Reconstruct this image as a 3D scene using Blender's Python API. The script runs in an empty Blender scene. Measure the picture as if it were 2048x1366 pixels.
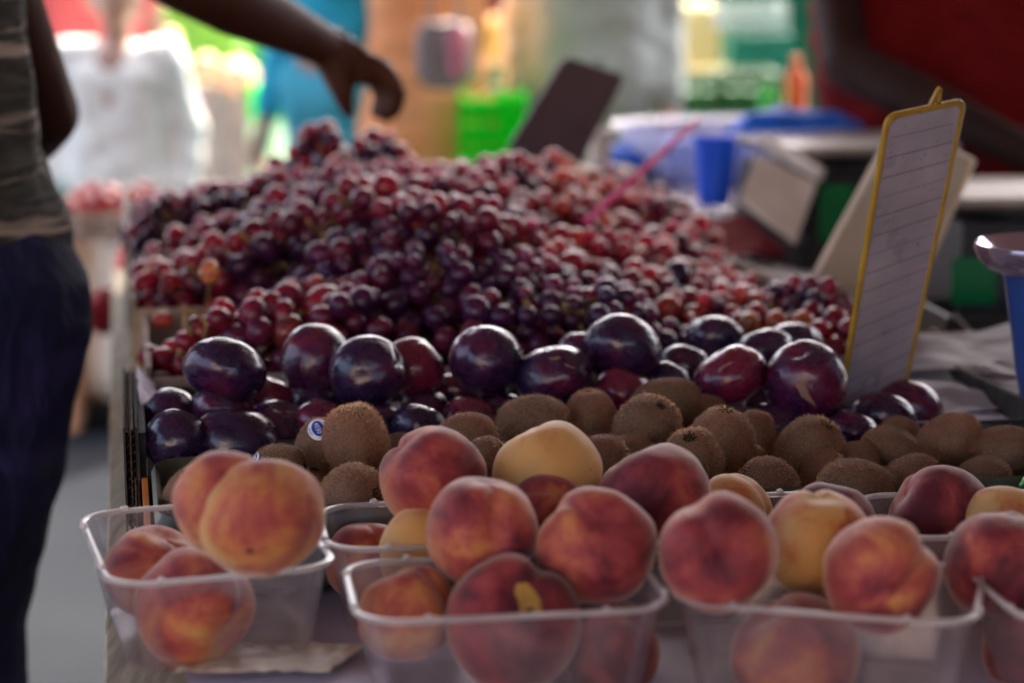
import bpy, bmesh, math, random
import numpy as np
from mathutils import Vector, Matrix, Quaternion, noise

S = bpy.context.scene
R = math.radians
# ------------------------------------------------------------------ camera
CAMZ, PITCH, F = 1.25, R(10.4), 3982.2
cam_d = bpy.data.cameras.new('camera')
cam = bpy.data.objects.new('camera', cam_d)
S.collection.objects.link(cam)
cam.location = (0, 0, CAMZ)
cam.rotation_euler = (R(90) - PITCH, 0, 0)
cam_d.lens = 70
cam_d.sensor_width = 36
cam_d.clip_end = 500
cam_d.dof.use_dof = True
cam_d.dof.focus_distance = 1.54
cam_d.dof.aperture_fstop = 3.2
S.camera = cam
# ------------------------------------------------------------------ sky and sun
SUN_EL, SUN_DIR = R(54), (0.30, 0.95)
w = bpy.data.worlds.new("World")
S.world = w
w.use_nodes = True
nt = w.node_tree
sky = nt.nodes.new('ShaderNodeTexSky')
sky.sky_type = 'NISHITA'
sky.sun_disc = False
sky.sun_elevation = SUN_EL
sky.sun_rotation = math.atan2(SUN_DIR[0], SUN_DIR[1])
sky.dust_density = 6.5
sky.ozone_density = 0.4
sky.air_density = 0.75
nt.links.new(sky.outputs[0], nt.nodes['Background'].inputs[0])
nt.nodes['Background'].inputs[1].default_value = 0.15
sl = bpy.data.lights.new('sun', 'SUN')
so = bpy.data.objects.new('sun', sl)
S.collection.objects.link(so)
sl.energy = 3.2
sl.angle = R(0.5)
sl.color = (1, 0.94, 0.86)
sd = Vector((SUN_DIR[0], SUN_DIR[1], 0)).normalized() * math.cos(SUN_EL) + Vector((0, 0, math.sin(SUN_EL)))
so.rotation_euler = sd.to_track_quat('Z', 'Y').to_euler()
S.view_settings.view_transform = 'Standard'
S.view_settings.look = 'None'
S.view_settings.exposure = 2.8
S.view_settings.gamma = 1
S.render.engine = 'CYCLES'
S.cycles.use_denoising = True
S.cycles.max_bounces = 8
S.cycles.transparent_max_bounces = 12
S.cycles.caustics_reflective = False
S.cycles.caustics_refractive = False

# ------------------------------------------------------------------ geometry helpers
C = S.collection
ORG = {}
CR, CU, CF = Vector((1, 0, 0)), Vector((0, math.sin(PITCH), math.cos(PITCH))), Vector((0, math.cos(PITCH), -math.sin(PITCH)))
CP = Vector((0, 0, CAMZ))


def ray(px, py):
    return CR * ((px - 1024) / F) + CU * ((683 - py) / F) + CF


def at(px, py, Y):
    d = ray(px, py)
    return CP + d * (Y / d.y)


def atq(px, py, q):                       # depth measured along the stall, which runs slightly across the view
    d = ray(px, py)
    return CP + d * (q / (d.y - 0.14 * d.x))


def atz(px, py, z):
    d = ray(px, py)
    return CP + d * ((z - CAMZ) / d.z)


def rad(px, p):
    return px / F * (Vector(p) - CP).dot(CF)


TA = R(11)
EL, ED = Vector((math.cos(TA), math.sin(TA), 0)), Vector((-math.sin(TA), math.cos(TA), 0))


def T(l, d, z):
    return EL * l + ED * d + Vector((0, 0, z))


class MB:
    def __init__(s):
        s.v, s.f, s.mi, s.m = [], [], [], 0

    def add(s, vs, fs):
        b = len(s.v)
        s.v += [Vector(v) for v in vs]
        s.f += [tuple(i + b for i in f) for f in fs]
        s.mi += [s.m] * len(fs)
        return s

    def box(s, c, size, rz=0.0, bev=0.0, M=None):
        bm = bmesh.new()
        bmesh.ops.create_cube(bm, size=1)
        for v in bm.verts:
            v.co = Vector((v.co.x * size[0], v.co.y * size[1], v.co.z * size[2]))
        if bev > 0:
            bmesh.ops.bevel(bm, geom=bm.edges[:], offset=bev, segments=2, affect='EDGES', profile=0.5)
        M = M or Matrix.Rotation(rz, 3, 'Z')
        bm.verts.index_update()
        s.add([M @ v.co + Vector(c) for v in bm.verts], [[v.index for v in f.verts] for f in bm.faces])
        bm.free()
        return s

    def tube(s, pts, radii, n=10, cap=True):
        pts = [Vector(p) for p in pts]
        if not isinstance(radii, (list, tuple)):
            radii = [radii] * len(pts)
        vs, fs = [], []
        up = None
        for i, p in enumerate(pts):
            t = (pts[min(i + 1, len(pts) - 1)] - pts[max(i - 1, 0)]).normalized()
            if up is None:
                up = t.orthogonal().normalized()
            up = (up - t * up.dot(t)).normalized()
            sd_ = t.cross(up)
            for k in range(n):
                a = 2 * math.pi * k / n
                vs.append(p + (up * math.cos(a) + sd_ * math.sin(a)) * radii[i])
        for i in range(len(pts) - 1):
            for k in range(n):
                fs.append((i * n + k, i * n + (k + 1) % n, (i + 1) * n + (k + 1) % n, (i + 1) * n + k))
        if cap:
            fs.append(tuple(range(n))[::-1])
            fs.append(tuple((len(pts) - 1) * n + k for k in range(n)))
        return s.add(vs, fs)

    def lathe(s, prof, c, n=32, M=None):
        vs, fs = [], []
        M = M or Matrix.Identity(3)
        for r_, z in prof:
            for k in range(n):
                a = 2 * math.pi * k / n
                vs.append(M @ Vector((r_ * math.cos(a), r_ * math.sin(a), z)) + Vector(c))
        for i in range(len(prof) - 1):
            for k in range(n):
                fs.append((i * n + k, i * n + (k + 1) % n, (i + 1) * n + (k + 1) % n, (i + 1) * n + k))
        return s.add(vs, fs)

    def loft(s, loops, closed=True, cap0=False, cap1=False):
        n = len(loops[0])
        vs = [p for lp in loops for p in lp]
        fs = []
        for i in range(len(loops) - 1):
            for k in range(n if closed else n - 1):
                fs.append((i * n + k, i * n + (k + 1) % n, (i + 1) * n + (k + 1) % n, (i + 1) * n + k))
        if cap0:
            fs.append(tuple(range(n))[::-1])
        if cap1:
            fs.append(tuple((len(loops) - 1) * n + k for k in range(n)))
        return s.add(vs, fs)

    def sheet(s, fn, nu, nv, th=0.0):
        g = [[Vector(fn(i / nu, j / nv)) for j in range(nv + 1)] for i in range(nu + 1)]
        vs = [p for r_ in g for p in r_]
        W = nv + 1
        fs = [(i * W + j, (i + 1) * W + j, (i + 1) * W + j + 1, i * W + j + 1) for i in range(nu) for j in range(nv)]
        if th:
            N = len(vs)
            nrm = (vs[W] - vs[0]).cross(vs[1] - vs[0]).normalized() * th
            vs += [v - nrm for v in vs]
            fs += [tuple(N + a for a in f[::-1]) for f in fs]
            ring = [(i, 0) for i in range(nu + 1)] + [(nu, j) for j in range(1, nv + 1)] + [(i, nv) for i in range(nu - 1, -1, -1)] + [(0, j) for j in range(nv - 1, 0, -1)]
            for a, b in zip(ring, ring[1:] + ring[:1]):
                A, B = a[0] * W + a[1], b[0] * W + b[1]
                fs.append((A, N + A, N + B, B))
        return s.add(vs, fs)

    def ball(s, c, r_, n=12, sc=(1, 1, 1)):
        vs, fs = [], []
        m = n * 2
        for i in range(1, n):
            th_ = math.pi * i / n
            for k in range(m):
                a = 2 * math.pi * k / m
                vs.append(Vector((r_ * sc[0] * math.sin(th_) * math.cos(a), r_ * sc[1] * math.sin(th_) * math.sin(a), r_ * sc[2] * math.cos(th_))) + Vector(c))
        vs += [Vector(c) + Vector((0, 0, r_ * sc[2])), Vector(c) - Vector((0, 0, r_ * sc[2]))]
        for i in range(n - 2):
            for k in range(m):
                fs.append((i * m + k, (i + 1) * m + k, (i + 1) * m + (k + 1) % m, i * m + (k + 1) % m))
        t_, b_ = (n - 1) * m, (n - 1) * m + 1
        for k in range(m):
            fs.append((t_, k, (k + 1) % m))
            fs.append((b_, (n - 2) * m + (k + 1) % m, (n - 2) * m + k))
        return s.add(vs, fs)

    def mesh(s, name, mats, smooth=True, off=Vector((0, 0, 0))):
        me = bpy.data.meshes.new(name)
        me.from_pydata([v - off for v in s.v], [], s.f)
        if not isinstance(mats, (list, tuple)):
            mats = [mats]
        for m in mats:
            me.materials.append(m)
        if len(mats) > 1:
            me.polygons.foreach_set('material_index', s.mi)
        me.polygons.foreach_set('use_smooth', [smooth] * len(me.polygons))
        me.update()
        if smooth:
            me.set_sharp_from_angle(angle=R(40))
        return me

    def build(s, name, mats, parent=None, smooth=True, origin=None):
        if parent is not None:
            off = ORG[parent.name]
        else:
            off = Vector(origin) if origin is not None else sum(s.v, Vector()) / len(s.v)
        me = s.mesh(name, mats, smooth, off)
        o = bpy.data.objects.new(name, me)
        C.objects.link(o)
        if parent is not None:
            o.parent = parent
        else:
            o.location = off
        ORG[o.name] = off
        return o


USED = set()


def tag(o, label, cat, group=None):
    assert label not in USED, label
    USED.add(label)
    n = len(label.split())
    assert 4 <= n <= 16, (n, label)
    o['label'] = label
    o['category'] = cat
    if group:
        o['group'] = group
    return o


def thing(name, loc, label, cat, group=None):
    o = bpy.data.objects.new(name, None)
    o.empty_display_size = 0.02
    C.objects.link(o)
    o.location = loc
    ORG[o.name] = Vector(loc)
    return tag(o, label, cat, group)


# ------------------------------------------------------------------ materials
def mat(name, col=(0.5, 0.5, 0.5), rough=0.5, metal=0.0, **kw):
    m = bpy.data.materials.new(name)
    m.use_nodes = True
    b = m.node_tree.nodes['Principled BSDF']
    b.inputs['Base Color'].default_value = (*col, 1)
    b.inputs['Roughness'].default_value = rough
    b.inputs['Metallic'].default_value = metal
    if rough >= 0.6:
        b.inputs['Specular IOR Level'].default_value = 0.18
    for k, v in kw.items():
        b.inputs[k.replace('_', ' ')].default_value = v
    return m


def nd(m, t, **kw):
    n = m.node_tree.nodes.new(t)
    for k, v in kw.items():
        if k in n.inputs and not hasattr(n, k):
            n.inputs[k].default_value = v
        else:
            setattr(n, k, v)
    return n


def lk(m, a, b):
    m.node_tree.links.new(a, b)


def coords(m, scale=(1, 1, 1), rnd=0.0, kind='Object'):
    tc = nd(m, 'ShaderNodeTexCoord')
    mp = nd(m, 'ShaderNodeMapping')
    mp.inputs['Scale'].default_value = scale
    lk(m, tc.outputs[kind], mp.inputs['Vector'])
    if rnd:
        oi = nd(m, 'ShaderNodeObjectInfo')
        mu = nd(m, 'ShaderNodeMath', operation='MULTIPLY')
        mu.inputs[1].default_value = rnd
        lk(m, oi.outputs['Random'], mu.inputs[0])
        lk(m, mu.outputs[0], mp.inputs['Location'])
    return mp.outputs[0]


def noi(m, vec, scale, detail=4, rough=0.5, dist=0.0):
    n = nd(m, 'ShaderNodeTexNoise')
    n.inputs['Scale'].default_value = scale
    n.inputs['Detail'].default_value = detail
    n.inputs['Roughness'].default_value = rough
    n.inputs['Distortion'].default_value = dist
    lk(m, vec, n.inputs['Vector'])
    return n.outputs['Fac']


def ramp(m, fac, stops):
    r_ = nd(m, 'ShaderNodeValToRGB')
    e = r_.color_ramp.elements
    while len(e) < len(stops):
        e.new(0.5)
    for i, (p, c) in enumerate(stops):
        e[i].position = p
        e[i].color = (*c, 1) if len(c) == 3 else c
    lk(m, fac, r_.inputs[0])
    return r_.outputs[0]


def g3(x):
    return (x, x, x)


def mixc(m, fac, a, b, mode='MIX'):
    n = nd(m, 'ShaderNodeMix', data_type='RGBA', blend_type=mode)
    for sock, val in ((n.inputs[0], fac), (n.inputs[6], a), (n.inputs[7], b)):
        if isinstance(val, (int, float)):
            sock.default_value = val
        elif isinstance(val, tuple):
            sock.default_value = (*val, 1)
        else:
            lk(m, val, sock)
    return n.outputs[2]


def math_(m, op, a, b=0.0):
    n = nd(m, 'ShaderNodeMath', operation=op)
    for i, v in enumerate((a, b)):
        if isinstance(v, (int, float)):
            n.inputs[i].default_value = v
        else:
            lk(m, v, n.inputs[i])
    return n.outputs[0]


def bump(m, h, strength=0.3, dist=0.001):
    b = nd(m, 'ShaderNodeBump')
    b.inputs['Strength'].default_value = strength
    b.inputs['Distance'].default_value = dist
    lk(m, h, b.inputs['Height'])
    lk(m, b.outputs[0], m.node_tree.nodes['Principled BSDF'].inputs['Normal'])
    return b


def P(m):
    return m.node_tree.nodes['Principled BSDF'].inputs


def dirty(m, c0, c1, scale=20, bstr=0.15, bscale=200, bd=0.0005):
    v = coords(m)
    lk(m, ramp(m, noi(m, v, scale, 5), [(0.35, c0), (0.65, c1)]), P(m)['Base Color'])
    bump(m, noi(m, v, bscale, 3), bstr, bd)
    return m


# peach skin: object colour red channel = how red, green = seed
m_peach = mat('peach_skin', rough=0.62)
v = coords(m_peach, rnd=37.0)
oi = nd(m_peach, 'ShaderNodeObjectInfo')
sp = nd(m_peach, 'ShaderNodeSeparateColor')
lk(m_peach, oi.outputs['Color'], sp.inputs[0])
n1 = noi(m_peach, v, 0.9, 4, 0.55, 0.5)
n2 = noi(m_peach, coords(m_peach, (1, 1, .45), rnd=37.0), 4.5, 5, 0.65, 0.8)
n3 = noi(m_peach, v, 24.0, 3, 0.6)
a = math_(m_peach, 'ADD', math_(m_peach, 'MULTIPLY', n1, 1.75), math_(m_peach, 'MULTIPLY', n2, 0.30))
a = math_(m_peach, 'ADD', a, math_(m_peach, 'MULTIPLY', n3, 0.10))
a = math_(m_peach, 'ADD', a, math_(m_peach, 'SUBTRACT', sp.outputs[0], 1.09))
col = ramp(m_peach, a, [(0.10, (0.56, 0.32, 0.11)), (0.28, (0.52, 0.20, 0.07)), (0.45, (0.41, 0.10, 0.062)), (0.63, (0.27, 0.040, 0.045)), (0.90, (0.10, 0.013, 0.022))])
vo = nd(m_peach, 'ShaderNodeTexVoronoi')
vo.inputs['Scale'].default_value = 2.3
lk(m_peach, v, vo.inputs['Vector'])
spot = ramp(m_peach, vo.outputs['Distance'], [(0.035, g3(1)), (0.085, g3(0))])
col = mixc(m_peach, math_(m_peach, 'MULTIPLY', spot, 0.55), col, (0.07, 0.035, 0.018))
lk(m_peach, col, P(m_peach)['Base Color'])
P(m_peach)['Sheen Weight'].default_value = 0.6
P(m_peach)['Sheen Roughness'].default_value = 0.35
P(m_peach)['Sheen Tint'].default_value = (1.0, 0.86, 0.74, 1)
P(m_peach)['Specular IOR Level'].default_value = 0.25
P(m_peach)['Subsurface Weight'].default_value = 0.12
P(m_peach)['Subsurface Radius'].default_value = (0.12, 0.04, 0.02)
P(m_peach)['Subsurface Scale'].default_value = 0.5
bump(m_peach, n3, 0.15, 0.02)

m_gash = dirty(mat('torn_flesh', rough=0.7), (0.55, 0.34, 0.08), (0.30, 0.13, 0.04), 120)

# plum skin
m_plum = mat('plum_skin', rough=0.3)
v = coords(m_plum, rnd=53.0)
oi = nd(m_plum, 'ShaderNodeObjectInfo')
sp = nd(m_plum, 'ShaderNodeSeparateColor')
lk(m_plum, oi.outputs['Color'], sp.inputs[0])
n1 = noi(m_plum, v, 1.0, 4, 0.55)
n2 = noi(m_plum, v, 3.2, 6, 0.65, 0.6)
a = math_(m_plum, 'ADD', n1, math_(m_plum, 'SUBTRACT', sp.outputs[0], 0.5))
base = ramp(m_plum, a, [(0.35, (0.014, 0.005, 0.028)), (0.52, (0.045, 0.005, 0.034)), (0.72, (0.13, 0.007, 0.026))])
blo = ramp(m_plum, n2, [(0.46, g3(0)), (0.78, g3(0.22))])
col = mixc(m_plum, blo, base, (0.07, 0.045, 0.15))
vo = nd(m_plum, 'ShaderNodeTexVoronoi')
vo.inputs['Scale'].default_value = 11
lk(m_plum, v, vo.inputs['Vector'])
spk = ramp(m_plum, vo.outputs['Distance'], [(0.03, g3(1)), (0.075, g3(0))])
wv = noi(m_plum, coords(m_plum, (1, 1, 0.25), rnd=11.0), 5.0, 3, 0.5, 1.6)
scr = ramp(m_plum, wv, [(0.497, g3(0)), (0.50, g3(1)), (0.503, g3(0))])
msk = ramp(m_plum, noi(m_plum, v, 1.7, 2), [(0.56, g3(0)), (0.62, g3(1))])
col = mixc(m_plum, math_(m_plum, 'MULTIPLY', spk, 0.32), col, (0.26, 0.17, 0.22))
col = mixc(m_plum, math_(m_plum, 'MULTIPLY', math_(m_plum, 'MULTIPLY', scr, msk), 0.8), col, (0.30, 0.20, 0.16))
lk(m_plum, col, P(m_plum)['Base Color'])
lk(m_plum, ramp(m_plum, n2, [(0.40, g3(0.24)), (0.75, g3(0.42))]), P(m_plum)['Roughness'])
P(m_plum)['Coat Weight'].default_value = 0.14
P(m_plum)['Coat Roughness'].default_value = 0.06
bump(m_plum, math_(m_plum, 'ADD', noi(m_plum, v, 2.0, 1), math_(m_plum, 'MULTIPLY', noi(m_plum, v, 12, 3), 0.03)), 0.10, 0.05)
m_scar = dirty(mat('plum_scar', rough=0.7), (0.20, 0.10, 0.075), (0.28, 0.17, 0.12), 300)

# kiwi
m_kiwi = mat('kiwi_skin', rough=0.78)
v = coords(m_kiwi, rnd=29.0)
n1 = noi(m_kiwi, v, 1.6, 4)
n2 = noi(m_kiwi, v, 12.0, 5, 0.8)
col = ramp(m_kiwi, n1, [(0.32, (0.20, 0.070, 0.030)), (0.5, (0.33, 0.130, 0.060)), (0.68, (0.44, 0.190, 0.095))])
col = mixc(m_kiwi, ramp(m_kiwi, n2, [(0.44, g3(0)), (0.60, g3(0.95))]), col, (0.56, 0.27, 0.15))
oi = nd(m_kiwi, 'ShaderNodeObjectInfo')
col = mixc(m_kiwi, 1.0, col, ramp(m_kiwi, oi.outputs['Random'], [(0, (.62, .60, .58)), (.5, (1.0, .92, .86)), (1, (1.35, 1.15, 1.1))]), 'MULTIPLY')
lk(m_kiwi, col, P(m_kiwi)['Base Color'])
P(m_kiwi)['Sheen Weight'].default_value = 0.35
P(m_kiwi)['Sheen Tint'].default_value = (1.0, 0.75, 0.5, 1)
P(m_kiwi)['Specular IOR Level'].default_value = 0.3
bump(m_kiwi, n2, 1.0, 0.06)
m_hair = mat('kiwi_fuzz', (0.30, 0.17, 0.075), 0.6)
hr_ = noi(m_hair, coords(m_hair), 40, 2)
lk(m_hair, ramp(m_hair, hr_, [(.40, (.10, .036, .014)), (.60, (.75, .42, .24))]), P(m_hair)['Base Color'])
_tl = nd(m_hair, 'ShaderNodeBsdfTranslucent')
_tl.inputs[0].default_value = (.90, .58, .34, 1)
_mx = nd(m_hair, 'ShaderNodeMixShader')
_mx.inputs[0].default_value = .5
lk(m_hair, m_hair.node_tree.nodes['Principled BSDF'].outputs[0], _mx.inputs[1])
lk(m_hair, _tl.outputs[0], _mx.inputs[2])
lk(m_hair, _mx.outputs[0], m_hair.node_tree.nodes['Material Output'].inputs[0])
m_kstem = dirty(mat('kiwi_stem', rough=0.9), (0.05, 0.025, 0.012), (0.14, 0.08, 0.04), 9, 0.8, 14, 0.05)

# grapes: object colour gives the skin colour
m_grape = mat('grape_skin', rough=0.24)
v = coords(m_grape, rnd=61.0)
oi = nd(m_grape, 'ShaderNodeObjectInfo')
n1 = noi(m_grape, v, 1.3, 4, 0.6)
n2 = noi(m_grape, v, 4.0, 4, 0.65)
col = mixc(m_grape, ramp(m_grape, n1, [(0.38, g3(0)), (0.7, g3(0.75))]), oi.outputs['Color'], (0.030, 0.008, 0.030))
col = mixc(m_grape, ramp(m_grape, n2, [(0.46, g3(0)), (0.80, g3(0.24))]), col, (0.10, 0.04, 0.16))
lk(m_grape, col, P(m_grape)['Base Color'])
lk(m_grape, ramp(m_grape, n2, [(0.4, g3(0.16)), (0.7, g3(0.42))]), P(m_grape)['Roughness'])
P(m_grape)['Specular IOR Level'].default_value = 0.30
P(m_grape)['Coat Weight'].default_value = 0.05
P(m_grape)['Coat Roughness'].default_value = 0.12
P(m_grape)['Subsurface Weight'].default_value = 0.2
P(m_grape)['Subsurface Radius'].default_value = (0.6, 0.12, 0.10)
P(m_grape)['Subsurface Scale'].default_value = 0.8
m_stem = dirty(mat('grape_stem', rough=0.75), (0.15, 0.085, 0.035), (0.33, 0.22, 0.10), 150)


def plastic_clear(name, tint, dens, rough=0.25, gl=0.10):
    m = bpy.data.materials.new(name)
    m.use_nodes = True
    t = m.node_tree
    t.nodes.remove(t.nodes['Principled BSDF'])
    out = t.nodes['Material Output']
    tr = nd(m, 'ShaderNodeBsdfTransparent')
    tr.inputs[0].default_value = (0.96, 0.95, 0.955, 1)
    df = nd(m, 'ShaderNodeBsdfDiffuse')
    df.inputs[0].default_value = (*tint, 1)
    tl = nd(m, 'ShaderNodeBsdfTranslucent')
    tl.inputs[0].default_value = (*tint, 1)
    gs = nd(m, 'ShaderNodeBsdfGlossy')
    gs.inputs['Roughness'].default_value = rough
    gs.inputs['Color'].default_value = (1, 1, 1, 1)
    m1, m2, m3 = (nd(m, 'ShaderNodeMixShader') for _ in range(3))
    m1.inputs[0].default_value = 0.5
    lk(m, df.outputs[0], m1.inputs[1])
    lk(m, tl.outputs[0], m1.inputs[2])
    vv = coords(m)
    lk(m, ramp(m, noi(m, vv, 30, 5, 0.6), [(0.3, g3(max(0, dens - 0.07))), (0.7, g3(dens + 0.08))]), m2.inputs[0])
    lk(m, tr.outputs[0], m2.inputs[1])
    lk(m, m1.outputs[0], m2.inputs[2])
    fr = nd(m, 'ShaderNodeFresnel')
    fr.inputs[0].default_value = 1.4
    bp = nd(m, 'ShaderNodeBump')
    bp.inputs['Strength'].default_value = 0.25
    bp.inputs['Distance'].default_value = 0.002
    lk(m, noi(m, vv, 60, 2), bp.inputs['Height'])
    lk(m, bp.outputs[0], gs.inputs['Normal'])
    lk(m, math_(m, 'ADD', math_(m, 'MULTIPLY', fr.outputs[0], 0.35), gl * 0.2), m3.inputs[0])
    lk(m, m2.outputs[0], m3.inputs[1])
    lk(m, gs.outputs[0], m3.inputs[2])
    lk(m, m3.outputs[0], out.inputs[0])
    return m


m_pun = plastic_clear('punnet_plastic', (0.68, 0.60, 0.62), 0.08)
m_punrim = plastic_clear('punnet_rim_plastic', (0.85, 0.78, 0.74), 0.62, 0.2, 0.5)
m_tub = plastic_clear('tub_plastic', (0.30, 0.36, 0.75), 0.25, 0.6, 0.0)


def wood(name, c0, c1, ang=TA):
    m = mat(name, rough=0.85)
    tc = nd(m, 'ShaderNodeTexCoord')
    mp = nd(m, 'ShaderNodeMapping')
    mp.inputs['Rotation'].default_value = (0, 0, -ang)
    mp.inputs['Scale'].default_value = (70, 3.5, 70)
    lk(m, tc.outputs['Object'], mp.inputs['Vector'])
    n = noi(m, mp.outputs[0], 1.6, 6, 0.65, 0.4)
    lk(m, ramp(m, n, [(0.3, c0), (0.48, c1), (0.62, tuple(0.6 * x for x in c1)), (0.75, c1)]), P(m)['Base Color'])
    bump(m, n, 0.6, 0.003)
    return m


m_wood = wood('weathered_wood', (0.17, 0.13, 0.08), (0.50, 0.42, 0.29))
m_wood2 = wood('dark_wood', (0.04, 0.03, 0.022), (0.12, 0.09, 0.065))
m_black_card = dirty(mat('black_cardboard', rough=0.8), (0.018, 0.017, 0.018), (0.055, 0.05, 0.048), 45, 0.3, 250)
m_card = dirty(mat('kraft_cardboard', rough=0.85), (0.30, 0.24, 0.19), (0.44, 0.37, 0.31), 30, 0.3, 200)
m_flute = dirty(mat('flute_paper', rough=0.9), (0.08, 0.055, 0.04), (0.17, 0.12, 0.085), 90)
m_paper = dirty(mat('liner_paper', rough=0.8), (0.50, 0.47, 0.56), (0.62, 0.59, 0.68), 18, 0.3, 60, 0.002)
m_greypaper = dirty(mat('grey_liner_paper', rough=0.6), (0.24, 0.22, 0.235), (0.34, 0.32, 0.34), 14, 0.3, 50, 0.002)
m_cover = dirty(mat('table_sheet', rough=0.45), (0.40, 0.36, 0.46), (0.52, 0.47, 0.58), 8, 0.3, 30, 0.003)
m_green_tray = dirty(mat('dark_green_tray', rough=0.4), (0.045, 0.052, 0.034), (0.07, 0.078, 0.05), 20)
m_orange_card = dirty(mat('orange_printed_card', rough=0.6), (0.60, 0.17, 0.03), (0.66, 0.22, 0.05), 20)
m_yellow = dirty(mat('yellow_plastic', rough=0.42), (0.34, 0.19, 0.018), (0.46, 0.28, 0.03), 60, 0.2, 300)
_v = coords(m_yellow)
lk(m_yellow, mixc(m_yellow, ramp(m_yellow, noi(m_yellow, _v, 90, 5, .7), [(.58, g3(0)), (.72, g3(.7))]), ramp(m_yellow, noi(m_yellow, _v, 25, 3), [(.3, (.30, .17, .015)), (.7, (.44, .27, .03))]), (.10, .055, .02)), P(m_yellow)['Base Color'])
m_board = mat('board_face', rough=0.30)
v = coords(m_board)
c_ = ramp(m_board, noi(m_board, v, 14, 6, 0.6), [(0.3, (0.27, 0.25, 0.29)), (0.7, (0.40, 0.37, 0.42))])
c_ = mixc(m_board, ramp(m_board, noi(m_board, coords(m_board, (1, 1, 0.2)), 130, 5, 0.75), [(0.62, g3(0)), (0.75, g3(0.5))]), c_, (0.12, 0.085, 0.08))
lk(m_board, c_, P(m_board)['Base Color'])
lk(m_board, ramp(m_board, noi(m_board, v, 30, 4), [(0.3, g3(0.22)), (0.7, g3(0.5))]), P(m_board)['Roughness'])
m_line = mat('line_ink', (0.10, 0.02, 0.03), 0.6)
m_line2 = mat('line_ink_blue', (0.03, 0.03, 0.09), 0.6)
m_cream = dirty(mat('cream_board', rough=0.4), (0.55, 0.47, 0.36), (0.66, 0.58, 0.46), 12)
m_backboard = dirty(mat('board_back', rough=0.45), (0.075, 0.045, 0.055), (0.10, 0.062, 0.075), 20)
m_magenta = mat('magenta_plastic', (0.55, 0.004, 0.15), 0.7)
m_blue = mat('blue_plastic', (0.005, 0.10, 0.85), 0.5)
m_blue2 = mat('pale_blue_plastic', (0.02, 0.13, 0.60), 0.6)
m_jug = mat('translucent_blue_jug', (0.03, 0.10, 0.40), 0.12)
P(m_jug)['Transmission Weight'].default_value = 0.35
m_dish = mat('lavender_steel', (0.50, 0.44, 0.60), 0.12, 0.85)
m_grey = dirty(mat('grey_metal_tray', rough=0.4), (0.30, 0.26, 0.23), (0.42, 0.37, 0.33), 15)
m_black = dirty(mat('black_plastic', rough=0.45), (0.010, 0.010, 0.012), (0.022, 0.02, 0.024), 30)
m_white = dirty(mat('white_plastic', rough=0.4), (0.60, 0.56, 0.50), (0.72, 0.68, 0.62), 20)
m_pinklab = mat('pink_label', (0.60, 0.25, 0.25), 0.5)
m_lcd = mat('green_display', (0.004, 0.16, 0.05), 0.2)
m_redcloth = mat('dark_red_cloth', (0.22, 0.012, 0.018), 0.8)
m_whitepaper = dirty(mat('white_paper', rough=0.7), (0.60, 0.56, 0.52), (0.74, 0.70, 0.66), 12, 0.3, 40, 0.002)
m_sticker = mat('sticker_white', (0.75, 0.75, 0.80), 0.35)
m_stblue = mat('sticker_blue', (0.02, 0.05, 0.32), 0.35)
m_cyan = mat('cyan_steel', (0.25, 0.35, 0.4), 0.25, 0.8)


def cloth(name, c0, c1, scale=8, rough=0.9, wr=0.5):
    m = mat(name, rough=rough)
    v = coords(m)
    lk(m, ramp(m, noi(m, v, scale, 4), [(0.35, c0), (0.65, c1)]), P(m)['Base Color'])
    bump(m, math_(m, 'ADD', noi(m, v, 9, 3, 0.5, 1.2), math_(m, 'MULTIPLY', noi(m, v, 500, 2), 0.05)), wr, 0.03)
    return m


def cloth0(name, c0, c1):
    return dirty(mat(name, rough=.9), c0, c1, 4)


# ------------------------------------------------------------------ ground, distant hall, added awning
m_ground = mat('asphalt', rough=0.9)
v = coords(m_ground)
c_ = ramp(m_ground, noi(m_ground, v, 1.5, 6, 0.6), [(0.3, (0.012, 0.013, 0.016)), (0.7, (0.019, 0.021, 0.024))])
c_ = mixc(m_ground, ramp(m_ground, noi(m_ground, v, 90, 3), [(0.45, g3(0)), (0.7, g3(0.4))]), c_, (0.024, 0.026, 0.028))
P(m_ground)['Specular IOR Level'].default_value = 0.03
lk(m_ground, c_, P(m_ground)['Base Color'])
bump(m_ground, noi(m_ground, v, 130, 3), 0.4, 0.004)
g = MB().sheet(lambda u, v: (-200 + 400 * u, -200 + 400 * v, 0), 8, 8).build('ground', m_ground, None, False, (0, 0, 0))
g['kind'] = 'structure'

m_pave = dirty(mat('sunlit_pale_paving', rough=.9), (.42, .40, .36), (.55, .52, .47), 1.2, .2, 30, .003)  # pale colour stands in for sunlit ground, added to bounce light upward
g = MB().sheet(lambda u, v: (-30 + 60 * u, 6.9 + 30 * v, .004), 4, 4).build('bounce_pavement', m_pave, None, False, (0, 0, 0))
g['kind'] = 'structure'

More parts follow.
